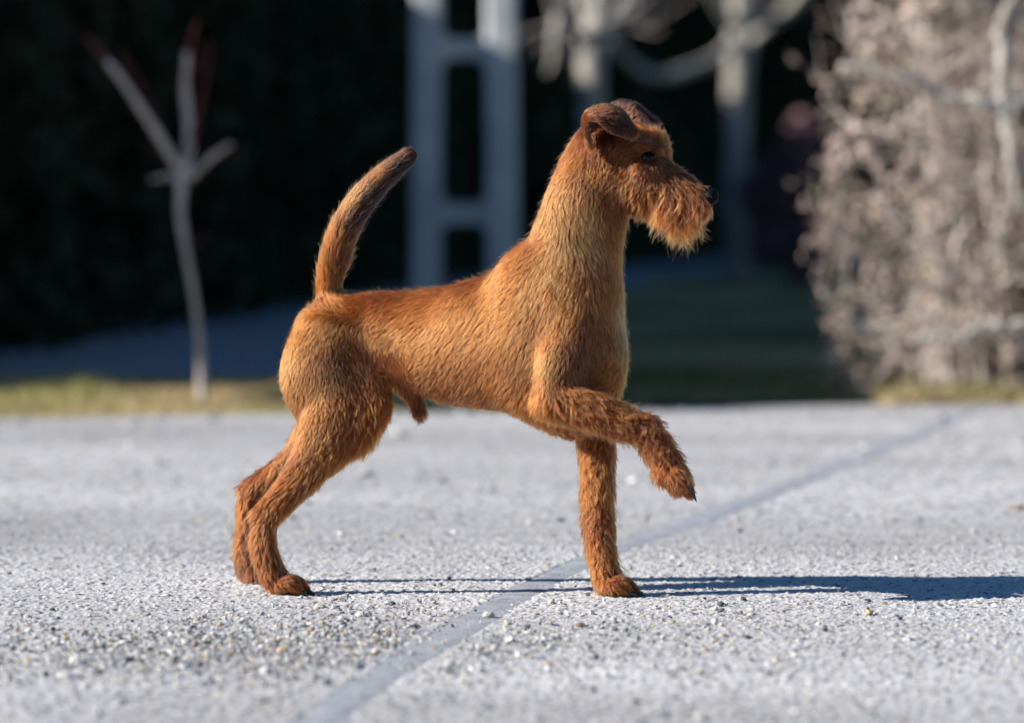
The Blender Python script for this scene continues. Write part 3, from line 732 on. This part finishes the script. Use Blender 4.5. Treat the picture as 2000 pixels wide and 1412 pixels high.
GA[tailm, 0] *= .8; GA[tailm, 1] *= .7
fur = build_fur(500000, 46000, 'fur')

# eye, nose, claws
def uv_sphere(c, r, seg_=24, rings=16, sc=(1, 1, 1)):
    V = [(0, 0, 1)]; 
    for i in range(1, rings):
        for j in range(seg_):
            th = math.pi * i / rings; ph = 2 * math.pi * j / seg_
            V.append((math.sin(th) * math.cos(ph), math.sin(th) * math.sin(ph), math.cos(th)))
    V.append((0, 0, -1)); F = []
    for j in range(seg_):
        F.append((0, 1 + j, 1 + (j + 1) % seg_)); 
        b0 = 1 + (rings - 2) * seg_; F.append((b0 + (j + 1) % seg_, b0 + j, len(V) - 1))
    for i in range(rings - 2):
        for j in range(seg_):
            a, b = 1 + i * seg_ + j, 1 + i * seg_ + (j + 1) % seg_
            F += [(a, a + seg_, b + seg_), (a, b + seg_, b)]
    return np.array(V) * r * np.array(sc) + c, np.array(F)
eye_m, _, eb = mat_nodes('eye_dark_brown', .05, .16); eb.inputs['Base Color'].default_value = (.006, .004, .003, 1)
V, F = uv_sphere(EYE, ER); mesh_np('eye', V, F, eye_m, dog_root, smooth=True)
E2 = EYE + np.array([.012, .062, .002]); V, F = uv_sphere(E2, ER); mesh_np('eye', V, F, eye_m, dog_root, smooth=True)
rim_m = mat_noise('eyelid_skin', (.02, .015, .013), (.035, .025, .02), 400, .5)
ring = [EYE + np.array([math.cos(a) * .0094, -.0036 + .0040 * abs(math.cos(a)), math.sin(a) * .0084 - .0002]) for a in np.linspace(0, 2 * math.pi, 25)[:-1]]
ring = np.array(ring + [ring[0]]); V, F = tube(ring, .0013, 6, cap=False); mesh_np('eyelid', V, F, rim_m, dog_root, smooth=True)

nose_m = mat_noise('nose_leather', (.003, .0033, .0045), (.007, .008, .010), 700, .5, .0004, 1400, spec=.08)
V, F = uv_sphere(np.zeros(3), 1, 40, 28)
Vn = V.copy()
Vn *= np.array([.0118, .0130, .0118])
for sy in (-1, 1):
    d = np.linalg.norm((V - norm(np.array([[.72, sy * .62, -.12]]))) * np.array([1, 1, 1.4]), axis=1)
    Vn -= norm(V) * (.0042 * np.exp(-(d / .24) ** 2))[:, None]
    d = np.linalg.norm((V - norm(np.array([[.30, sy * .92, -.30]]))) * np.array([1, 1, 1.6]), axis=1)
    Vn -= norm(V) * (.003 * np.exp(-(d / .2) ** 2))[:, None]
Vn -= norm(V) * (.0016 * np.exp(-(V[:, 1] / .09) ** 2) * (V[:, 0] > 0) * (V[:, 2] < .3))[:, None]
ya = R(-14); Rz = np.array([[math.cos(ya), -math.sin(ya), 0], [math.sin(ya), math.cos(ya), 0], [0, 0, 1]])
mesh_np('nose', Vn @ Rz.T + NOSE + np.array([.0035, 0, 0]), F, nose_m, dog_root, smooth=True)
claw_m = mat_noise('claw_horn', (.02, .018, .017), (.05, .045, .04), 300, .35, spec=.5)
def claw(px, py, Y, dx, dz, ln=.010, r=.0022):
    p = P(px, py, Y); d = norm(np.array([dx, 0, dz])); q = p + d * ln * .55; e = p + d * ln + np.array([0, 0, -ln * .35])
    V, F = tube(smooth_path([p, q, e], 7), [r, r, r * .95, r * .85, r * .65, r * .4, r * .1], 8)
    mesh_np('claw', V, F, claw_m, dog_root, smooth=True)
for i, oy in enumerate((-1.5, -.5, .5, 1.5)):
    l = 1 if abs(oy) < 1 else .66
    claw(552 + 44 * l + 6, 1155, .010 + oy * .0135 - .003, 1, -.35, .0115, .0030)
    claw(500 + 42 * l + 6, 1134, .171 + oy * .0135, 1, -.35, .0115, .0030)
    claw(1192 + 48 * l + 6, 1157, oy * .0130 - .003, 1, -.35, .0115, .0030)
    claw(1318 + 27 * l + 4, 922 + 39 * l + 2, -.102 + oy * .0112 - .003, .8, -.8, .0115, .0030)

# ------------------------------------------------------------------ concrete pole
conc = mat_noise('concrete', (.42, .45, .48), (.56, .59, .62), 5, .9, .004, 60)
pc0 = PD(905, 706, 16.0); PY = pc0[1]
pole = empty('utility_pole', (P(908, 400, PY)[0], PY, 0))
tag(pole, 'pale concrete ladder type utility pole with rectangular openings behind the dog', 'utility pole')
def bev_box(x0, x1, y0, y1, z0, z1, ch=.02, taper=0.0):
    V = []; prof = []
    for (x, y, sx, sy) in ((x0, y0, 1, 1), (x1, y0, -1, 1), (x1, y1, -1, -1), (x0, y1, 1, -1)):
        pass
    prof = [(x0 + ch, y0), (x1 - ch, y0), (x1, y0 + ch), (x1, y1 - ch), (x1 - ch, y1), (x0 + ch, y1), (x0, y1 - ch), (x0, y0 + ch)]
    V = [(x, y, z0) for x, y in prof] + [(x + taper, y, z1) for x, y in prof]
    F = [tuple(range(7, -1, -1)), tuple(range(8, 16))] + [(i, (i + 1) % 8, 8 + (i + 1) % 8, 8 + i) for i in range(8)]
    return V, F
def poly_obj(name, V, F, mat, parent):
    me = bpy.data.meshes.new(name); me.from_pydata([tuple(v) for v in V], [], F); me.materials.append(mat)
    o = bpy.data.objects.new(name, me); COL.objects.link(o)
    if parent: o.parent = parent; o.location = -parent.location
    return o
mpp = (PY - CAM[1]) / FPX
lx0, lx1 = P(803, 550, PY)[0], P(859, 550, PY)[0]; rx0, rx1 = P(953, 550, PY)[0], P(1014, 550, PY)[0]
V, F = bev_box(lx0, lx1, PY - .13, PY + .13, -.2, 9.0, .018, .06); poly_obj('upright', V, F, conc, pole)
V, F = bev_box(rx0, rx1, PY - .13, PY + .13, -.2, 9.0, .018, -.06); poly_obj('upright', V, F, conc, pole)
zr = [P(900, y, PY)[2] for y in (417, 96)]; step = zr[1] - zr[0]
for k in range(-1, 11):
    zc = zr[0] + k * step
    if zc < 0 or zc > 8.8: continue
    hw = .040; tp = .06 * zc / 9.2
    xa, xb = lx1 + tp - .01, rx0 - tp + .01
    # rung with haunched corners, profile in xz extruded in y
    c = .05; pr = [(xa, zc - hw - c), (xa + .02, zc - hw - c * .45), (xa + .055, zc - hw), (xb - .055, zc - hw), (xb - .02, zc - hw - c * .45), (xb, zc - hw - c),
                   (xb, zc + hw + c), (xb - .02, zc + hw + c * .45), (xb - .055, zc + hw), (xa + .055, zc + hw), (xa + .02, zc + hw + c * .45), (xa, zc + hw + c)]
    n = len(pr)
    V = [(x, PY - .085, z) for x, z in pr] + [(x, PY + .085, z) for x, z in pr]
    F = [tuple(range(n)), tuple(range(2 * n - 1, n - 1, -1))] + [((i + 1) % n, i, n + i, n + (i + 1) % n) for i in range(n)]
    poly_obj('rung', V, F, conc, pole)

# ------------------------------------------------------------------ trees
bark_pale = mat_noise('bark_pale', (.26, .245, .22), (.42, .40, .37), 9, .9, .006, 40)
bark_grey = mat_noise('bark_sapling', (.34, .295, .29), (.52, .47, .46), 30, .85, .002, 120)
bark_red = mat_noise('bark_red_shoot', (.09, .018, .02), (.15, .035, .035), 30, .7)
def px_path(pts, Y, depth=None):
    out = []
    for i, (a, b) in enumerate(pts):
        yy = Y + (depth[i] if depth else 0)
        out.append(P(a, b, yy))
    return out
def limb(name, pts, Y, w, mat, parent, depth=None, n=18, sides=9, jit=0.0):
    w = [q * (.78 if name != 'trunk' or w[0] < 40 else .9) for q in w]
    p = smooth_path(px_path(pts, Y, depth), n, jit)
    m = (Y - CAM[1]) / FPX
    r = np.interp(np.linspace(0, 1, n), np.linspace(0, 1, len(w)), w) * m * .5
    V, F = tube(p, r, sides); return mesh_np(name, V, F, mat, parent, smooth=True)
# sapling on the verge at the left
SY = G(392, 775)[1]
sap = empty('sapling', (P(392, 775, SY)[0], SY, -.03))
tag(sap, 'thin leafless sapling with pale bark and three forked shoots on the grass verge', 'tree')
limb('trunk', [(396, 790), (392, 700), (382, 600), (362, 480), (352, 410), (358, 330)], SY, [28, 20, 17, 18, 22, 26], bark_grey, sap, n=26)
limb('branch', [(358, 345), (370, 270), (362, 180), (366, 100)], SY, [30, 26, 20, 15], bark_grey, sap, [0, .02, .0, -.04])
limb('branch', [(350, 330), (300, 250), (240, 160), (205, 115)], SY, [26, 22, 17, 13], bark_grey, sap, [0, -.05, -.1, -.12])
limb('shoot', [(208, 118), (185, 92), (165, 70)], SY - .12, [14, 10, 6], bark_red, sap)
limb('shoot', [(366, 104), (376, 72), (384, 45)], SY - .04, [14, 9, 5], bark_red, sap)
limb('shoot', [(372, 270), (395, 190), (412, 85)], SY, [12, 10, 6], bark_red, sap, [0, .05, .08])
limb('shoot', [(320, 285), (290, 200), (235, 95)], SY, [10, 8, 5], bark_red, sap, [0, .08, .12])
limb('branch', [(370, 350), (405, 315), (450, 282)], SY, [18, 17, 12], bark_grey, sap, [0, -.05, -.1])
limb('branch', [(350, 350), (325, 345), (295, 352)], SY, [18, 14, 8], bark_grey, sap, [0, .05, .1])

for (px_, py_, dx_, dy_) in [(366, 200, -1, -1.6), (364, 160, 1, -2), (330, 300, -1.5, -.6), (250, 170, -.2, -1.6), (280, 220, -1.4, -.4), (400, 320, .6, -1.4), (425, 300, 1.5, -.1), (362, 300, 1, -1.8), (375, 480, 1, -.7), (240, 160, -1.2, -.7)]:
    l_ = rng.uniform(22, 46)
    limb('twig', [(px_, py_), (px_ + dx_ * l_ * .5, py_ + dy_ * l_ * .45), (px_ + dx_ * l_ * .9, py_ + dy_ * l_)], SY, [8, 6, 3], bark_red, sap, [0, rng.normal(0, .03), rng.normal(0, .06)], n=8, sides=5)
def twiggy(parent, rootpts, Y, mat, count, spread, zlen, name='twig'):
    parts = []
    for _ in range(count):
        a = rootpts[rng.integers(len(rootpts))]; p0 = P(a[0], a[1], Y)
        d = norm(np.array([rng.normal(0, 1), rng.normal(0, .7), rng.normal(.5, .7)]))
        path = [p0]
        for s in range(4):
            d = norm(d + rng.normal(0, .35, 3)); path.append(path[-1] + d * zlen * rng.uniform(.15, .3))
        parts.append(tube(path, np.linspace(.008, .003, 5) * spread, 4, False))
    V, F = join(parts); o = mesh_np(name, V, F, mat, parent); tag(o, kind='stuff'); return o
T1 = PD(1155, 500, 19.0)[1]
tr1 = empty('tree', (P(1155, 500, T1)[0], T1, -.03))
tag(tr1, 'pale barked bare tree directly behind the head of the dog, knotty forks at the top', 'tree', 'bare trees in the garden')
b0 = G(1158, 620)
limb('trunk', [(1160, 640), (1158, 500), (1160, 300), (1155, 180), (1158, 90), (1175, 0), (1180, -120)], T1, [66, 62, 60, 58, 62, 44, 36], bark_pale, tr1, n=30, sides=12)
limb('branch', [(1155, 110), (1120, 50), (1070, -20), (1040, -90)], T1, [40, 30, 24, 16], bark_pale, tr1, [0, -.1, -.3, -.4])
limb('branch', [(1100, 10), (1085, 60), (1080, 120), (1068, 145)], T1, [22, 22, 18, 8], bark_pale, tr1, [-.15, -.2, -.2, -.2])
limb('branch', [(1165, 90), (1200, 40), (1240, -30)], T1, [34, 24, 18], bark_pale, tr1, [0, .2, .4])
limb('branch', [(1150, 60), (1135, 0), (1130, -60)], T1, [22, 18, 12], bark_pale, tr1, [0, .3, .5])
twiggy(tr1, [(1120, 50), (1070, -20), (1200, 40), (1175, 10), (1085, 40)], T1, bark_grey, 16, .9, .5)
T2 = PD(1440, 540, 27.5)[1]
tr2 = empty('tree', (P(1440, 540, T2)[0], T2, -.03))
tag(tr2, 'bare tree between the dog and the brown hedge, with a low drooping looped branch', 'tree', 'bare trees in the garden')
limb('trunk', [(1442, 560), (1438, 400), (1440, 200), (1446, 90), (1450, 0), (1455, -100)], T2, [50, 48, 52, 56, 52, 40], bark_pale, tr2, n=30, sides=12)
limb('branch', [(1440, 75), (1400, 112), (1340, 138), (1285, 150), (1240, 132), (1205, 92), (1180, 40), (1150, -30)], T2, [26, 26, 26, 28, 26, 24, 22, 18], bark_pale, tr2, [0, -.2, -.5, -.7, -.8, -.9, -1, -1], n=34)
limb('branch', [(1460, 85), (1500, 50), (1545, 10), (1600, -60)], T2, [34, 30, 26, 20], bark_pale, tr2, [0, -.2, -.3, -.5])
limb('branch', [(1440, 60), (1405, 10), (1380, -60)], T2, [30, 26, 20], bark_pale, tr2, [0, -.2, -.5])
twiggy(tr2, [(1500, 50), (1405, 10), (1470, 0), (1240, 60)], T2, bark_grey, 10, .9, .6)

# ------------------------------------------------------------------ evergreen hedge behind (casts the shade)
conif = mat_noise('conifer_foliage', (.016, .024, .014), (.035, .048, .026), 4, .8, tint=False)
wood_d = mat_noise('hedge_wood', (.03, .025, .02), (.06, .05, .04), 6)
hl = np.array(hedgeline, float)
hh = np.array([2.5, 2.45, 2.10, 2.10, 2.5, 3.9, 5.4, 7.0])
segl = np.hypot(*np.diff(hl, axis=0).T); cum = np.concatenate([[0], np.cumsum(segl)])
def hedge_pts(n, tt):
    s = tt * cum[-1]
    x = np.interp(s, cum, hl[:, 0]); y = np.interp(s, cum, hl[:, 1]); h = np.interp(s, cum, hh)
    dx = np.gradient(np.interp(np.linspace(0, 1, 400) * cum[-1], cum, hl[:, 0])); dy = np.gradient(np.interp(np.linspace(0, 1, 400) * cum[-1], cum, hl[:, 1]))
    i = np.clip((tt * 399).astype(int), 0, 399); nrm = norm(np.stack([dy[i], -dx[i]], 1))
    return x, y, h, nrm
n = 120000
tt = rng.random(n) ** 1.5
x, y, h, nr = hedge_pts(n, tt)
zz = rng.random(n) ** .8
th_ = .55 * (1 - .25 * zz)
off = th_ * (rng.random(n) ** .5) * np.where(rng.random(n) < .85, 1, -1) - .62
bulge = .14 * np.sin(tt * 210) + .1 * np.sin(tt * 517)
hx_ = x + nr[:, 0] * (off + bulge); hy_ = y + nr[:, 1] * (off + bulge)
hz = zz * (h + .08 * np.sin(tt * 300) + rng.normal(0, .03, n))
C = np.stack([hx_, hy_, hz], 1)
V, F = leaf_cloud(C, rng.uniform(.05, .11, n) * (1 + 1.2 * tt), 1.8, .6)
hed = empty('evergreen_hedge', (-2.0, 8.5, 0))
tag(hed, 'dark evergreen hedge curving away behind the path and the pole', 'hedge')
o = mesh_np('foliage', V, F, conif, hed); tag(o, kind='stuff')
parts = []
for t in np.linspace(0.004, .99, 60):
    x, y, h, nr = hedge_pts(1, np.array([t])); c = np.array([x[0] - nr[0, 0] * .62, y[0] - nr[0, 1] * .62])
    parts.append(tube([(c[0], c[1], -.05), (c[0] + rng.normal(0, .03), c[1], h[0] * .5), (c[0], c[1], h[0] * .93)], [.05, .04, .02], 6))
V, F = join(parts); o = mesh_np('stems', V, F, wood_d, hed); tag(o, kind='stuff')
# dense dark heart of the hedge (packed inner growth)
tq = np.linspace(0, 1, 120); x, y, h, nr = hedge_pts(120, tq); VV = []; FF = []
for i in range(120):
    for k, (o_, z_) in enumerate([(-.34, -.05), (-.36, .5), (-.42, .93), (-.82, .93), (-.88, .5), (-.9, -.05)]):
        VV.append((x[i] + nr[i, 0] * o_ + rng.normal(0, .03), y[i] + nr[i, 1] * o_ + rng.normal(0, .03), z_ * h[i] + (rng.normal(0, .03) if z_ > 0 else 0)))
for i in range(119):
    for k in range(5):
        a = i * 6 + k; FF.append((a, a + 6, a + 7, a + 1))
FF.append((0, 1, 2, 3)); FF.append((0, 3, 4, 5)); e = 119 * 6; FF.append((e + 3, e + 2, e + 1, e)); FF.append((e + 5, e + 4, e + 3, e))
o = mesh_np('inner_growth', np.array(VV), np.array(FF), wood_d, hed)

# unseen tree added outside the frame to shade the lawn beside the brown hedge
def shade_tree(x, y, z, r, label, n=16000, trunk_r=.06, ls=(.05, .1), group=None, sy=1.0):
    root = empty('tree', (x, y, -.03)); tag(root, label, 'tree', group)
    V, F = tube([(x, y, -.05), (x + .03, y, z * .5), (x, y, z)], [trunk_r, trunk_r * .8, trunk_r * .5], 10); mesh_np('trunk', V, F, wood_d, root, smooth=True)
    d = norm(rng.normal(size=(n, 3))); rr = r * rng.random(n) ** .4 * (1 + .12 * np.sin(d[:, 0] * 7) + .1 * np.sin(d[:, 2] * 9 + 1))
    V, F = leaf_cloud(np.array([x, y, z]) + d * rr[:, None] * np.array([1, sy, 1]), rng.uniform(*ls, n), 1.6)
    o = mesh_np('crown', V, F, conif, root)
    return root
shade_tree(-8.0, 4.37, 4.10, .38, 'unseen tree added left of the frame, its long narrow raised crown shading the lawn', sy=2.5)

# dusky purple bush in front of the far hedge
bush_m = mat_noise('bush_leaves', (.13, .075, .09), (.22, .14, .15), 5, .8)
def bush(px, pyt, pyb, wpx, dist, label, mat, n=9000, size=(.03, .07)):
    Yb = CAM[1] + dist; top = P(px, pyt, Yb); m = dist / FPX; w = wpx * m / 2
    root = empty('bush', (top[0], Yb, -.03)); tag(root, label, 'bush')
    d = norm(rng.normal(size=(n, 3))); rr = rng.random(n) ** .35; hz = top[2]
    q = d * rr[:, None]; q *= (1 + .15 * np.sin(d[:, 0:1] * 6 + 1) + .12 * np.sin(d[:, 2:3] * 8))
    C = np.array([top[0], Yb, hz * .5]) + q * np.array([w, w, hz * .52]); C[:, 2] = np.maximum(C[:, 2], -.02)
    V, F = leaf_cloud(C, rng.uniform(*size, n), 1.5); mesh_np('foliage', V, F, mat, root)
    parts = [tube([(top[0] + rng.normal(0, .05), Yb, -.05), (top[0] + rng.normal(0, w * .5), Yb + rng.normal(0, w * .5), hz * .8)], [.015, .006], 5) for _ in range(9)]
    V, F = join(parts); mesh_np('stems', V, F, wood_d, root)
bush(1560, 262, 560, 190, 27.0, 'dusky purple rounded bush in shade left of the brown hedge', bush_m)

# ------------------------------------------------------------------ brown twiggy hedge on the right
EYr = 5.0
bh = empty('beech_hedge', (1.9, 5.9, 0))
tag(bh, 'sunlit leafless brown hedge full of twigs and dry leaves at the right', 'hedge')
twig_m = mat_noise('twig_bark', (.34, .285, .255), (.60, .53, .49), 7, .85)
dry_m = mat_noise('dry_leaf', (.22, .15, .115), (.44, .33, .27), 5, .85, translucent=.2)
n = 90000
hx0 = P(1694, 500, EYr)[0]
xx = hx0 + rng.random(n) ** 1.1 * 2.6
zz = rng.random(n) * 3.2
lean = .035 * np.sin(zz * 5) + .05 * np.clip(zz - .4, 0, 1) - .06 * np.exp(-((zz - .25) / .15) ** 2)
front = edge_y(xx) + .04 + .50 * np.clip(vnoise(np.stack([xx, xx * 0, zz], 1), 5.5, 66) - .2, 0, 1) + .22 * np.clip((xx - 1.1) / .4, 0, 1)
yy = front + rng.random(n) ** 2.2 * 1.1
xx = xx - lean + .04 * rng.normal(size=n) - (.22 * vnoise(np.stack([zz * 0, yy, zz], 1), np.array([1, 2.5, 4.5]), 67) - .10) * np.clip(1 - (xx - hx0) / .5, 0, 1)
cl = vnoise(np.stack([xx, yy, zz], 1), 11, 61); k = cl > .555
C = np.stack([xx, yy, zz], 1)[k]; n = len(C)
V, F = leaf_cloud(C, rng.uniform(.010, .029, n), 1.7)
tn = np.repeat(np.stack([np.ones(n)] * 3, 1) * rng.choice([.35, .6, .85, 1.25], n)[:, None] * np.where(rng.random(n)[:, None] < .12, np.array([.75, .95, .7]), 1), 4, 0)
dry_m2 = mat_noise('dry_leaf_varied', (.33, .25, .215), (.56, .45, .405), 5, .85, translucent=.2, tint=True)
o = mesh_np('dry_leaves', V, F, dry_m2, bh, cols=tn); tag(o, kind='stuff')
parts = []
for _ in range(1500):
    x0 = hx0 + rng.random() ** 1.1 * 2.6; z0 = rng.uniform(-.02, 3.0); y0 = edge_y(x0) + .2 + rng.random() * .7
    d = norm(np.array([rng.normal(0, 1.0), rng.normal(0, .5), rng.normal(.25, .8)])); p = [np.array([x0, y0, z0])]
    for s in range(4):
        d = norm(d + rng.normal(0, .28, 3)); q = p[-1] + d * rng.uniform(.05, .14)
        q[1] = max(q[1], edge_y(q[0]) + .1); q[0] = max(q[0], hx0 - .05 + rng.normal(0, .02)); q[2] = max(q[2], -.02); p.append(q)
    r0 = rng.choice([.0025, .004, .006]); parts.append(tube(p, np.linspace(r0, r0 * .4, 5), 4, False))
V, F = join(parts); o = mesh_np('twigs', V, F, twig_m, bh); tag(o, kind='stuff')
pale_b = mat_noise('branch_bark_pale', (.26, .235, .21), (.42, .39, .36), 12, .85)
EB = 5.02
for pts, w in [([(1640, 128), (1720, 140), (1800, 172), (1880, 196), (1950, 205), (2080, 190)], [16, 24, 28, 28, 34, 30]),
               ([(1962, 225), (1958, 140), (1955, 60), (1972, 10), (2000, -60)], [38, 34, 30, 26, 20]),
               ([(1955, 210), (1975, 300), (1990, 420)], [30, 22, 18]),
               ([(1958, 60), (2000, 30), (2080, -10)], [18, 16, 12]),
               ([(1780, 668), (1830, 660), (1890, 664)], [20, 26, 20]),
               ([(1890, 655), (1950, 635), (2060, 625)], [20, 24, 22]),
               ([(1640, 625), (1690, 640), (1740, 636)], [10, 16, 14])]:
    limb('branch', pts, EB, w, pale_b, bh, n=20, sides=7, jit=.006)
# far hedge core so no daylight shows through
parts = []
for _ in range(420):
    x0 = hx0 + .32 + rng.random() * 2.2; y0 = edge_y(x0) + .85 + rng.random() * .5
    p = smooth_path([(x0, y0, -.05), (x0 + rng.normal(0, .08), y0 + rng.normal(0, .05), 1.5), (x0 + rng.normal(0, .15), y0 + rng.normal(0, .1), 3.1)], 7, .02)
    parts.append(tube(p, np.linspace(.016, .006, 7), 5, False))
V, F = join(parts); o = mesh_np('stems', V, F, twig_m, bh); tag(o, kind='stuff')

# ------------------------------------------------------------------ grass
def blades(x, y, h, w, z0, lean=.5):
    n = len(x); a = rng.uniform(0, 6.28, n); d = np.stack([np.cos(a), np.sin(a), 0 * a], 1); s = np.stack([-np.sin(a), np.cos(a), 0 * a], 1)
    base = np.stack([x, y, np.full(n, z0)], 1); L_ = rng.uniform(.1, lean, n)[:, None]
    h = h[:, None]; w = np.broadcast_to(w, (n,))[:, None]
    m = base + d * h * L_ * .35 + np.array([0, 0, 1]) * h * .6; t = base + d * h * L_ + np.array([0, 0, 1]) * h * (1 - .3 * L_)
    V = np.stack([base - s * w, base + s * w, m + s * w * .8, m - s * w * .8, t], 1).reshape(-1, 3); b = np.arange(n)[:, None] * 5
    F = np.vstack([b + [0, 1, 2], b + [0, 2, 3], b + [3, 2, 4]])
    return V, F
GC = np.array([(.60, .50, .24), (.42, .42, .14), (.66, .50, .28), (.32, .34, .10), (.68, .52, .34), (.26, .28, .08)])
grass_m = mat_noise('grass_blades', (.85, .85, .85), (1.1, 1.1, 1.1), 3, .8, tint=True, translucent=.25)
n = 90000
gx = rng.uniform(-2.6, 2.2, n); gy = edge_y(gx) + rng.random(n) ** 1.2 * 2.6 - .03
k = (gx < 1.0) | (gy < edge_y(gx) + .7)
gx, gy = gx[k], gy[k]; n = len(gx)
tuft = vnoise(np.stack([gx, gy, gx * 0], 1), 4.5, 71)
hgt = rng.uniform(.018, .045, n) * (.4 + 1.3 * tuft)
hgt[gx > 1.0] *= 1.7
hgt[np.hypot(gx + 1.24, gy - 5.95) < .06] *= 1.8
V, F = blades(gx, gy, hgt, .0028, -.035 + .0)
patch = vnoise(np.stack([gx, gy, gx * 0], 1), 2.2, 72)
ci = np.where(rng.random(n) < np.clip(patch * 1.3 - .35, .05, .7), rng.choice([1, 3, 5], n), rng.choice([0, 2, 4], n))
kc = GC[ci] * rng.uniform(.7, .95, (n, 1))
kc = np.where(((gx > .12) & (gx < 1.0) & (rng.random(n) < .93))[:, None], kc * np.array([.34, .48, .50]), kc)  # blades left of the brown hedge: shade is put into their colour
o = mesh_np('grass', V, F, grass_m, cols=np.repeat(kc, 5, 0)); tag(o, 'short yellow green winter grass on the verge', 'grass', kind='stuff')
n = 70000
gy = 7.2 + rng.random(n) ** 1.4 * 17; gx = rng.uniform(-.2, 1, n) * (gy + 5.36) * .135 + .1
pe = np.interp(gy, [6.4, 7.0, 10.5, 23.5, 34], [-1.2, -.62, 0, 1.05, 3.2]); k = gx > pe
LAWN = np.array([(.27, .26, .15), (.21, .22, .13), (.30, .27, .16)])
gx, gy = gx[k], gy[k]; n = len(gx)
V, F = blades(gx, gy, rng.uniform(.03, .06, n), .004, -.035)
o = mesh_np('lawn_grass', V, F, grass_m, cols=np.repeat(LAWN[rng.choice([0, 1, 2], n)] * (.5 + 1.1 * vnoise(np.stack([gx, gy, gx * 0], 1), np.array([2.2, .7, 1]), 77))[:, None], 5, 0)); tag(o, 'dark green lawn in shade beyond the verge', 'lawn grass', kind='stuff')
print('verts dog', len(DV), 'gravel', len(V1) // 12)
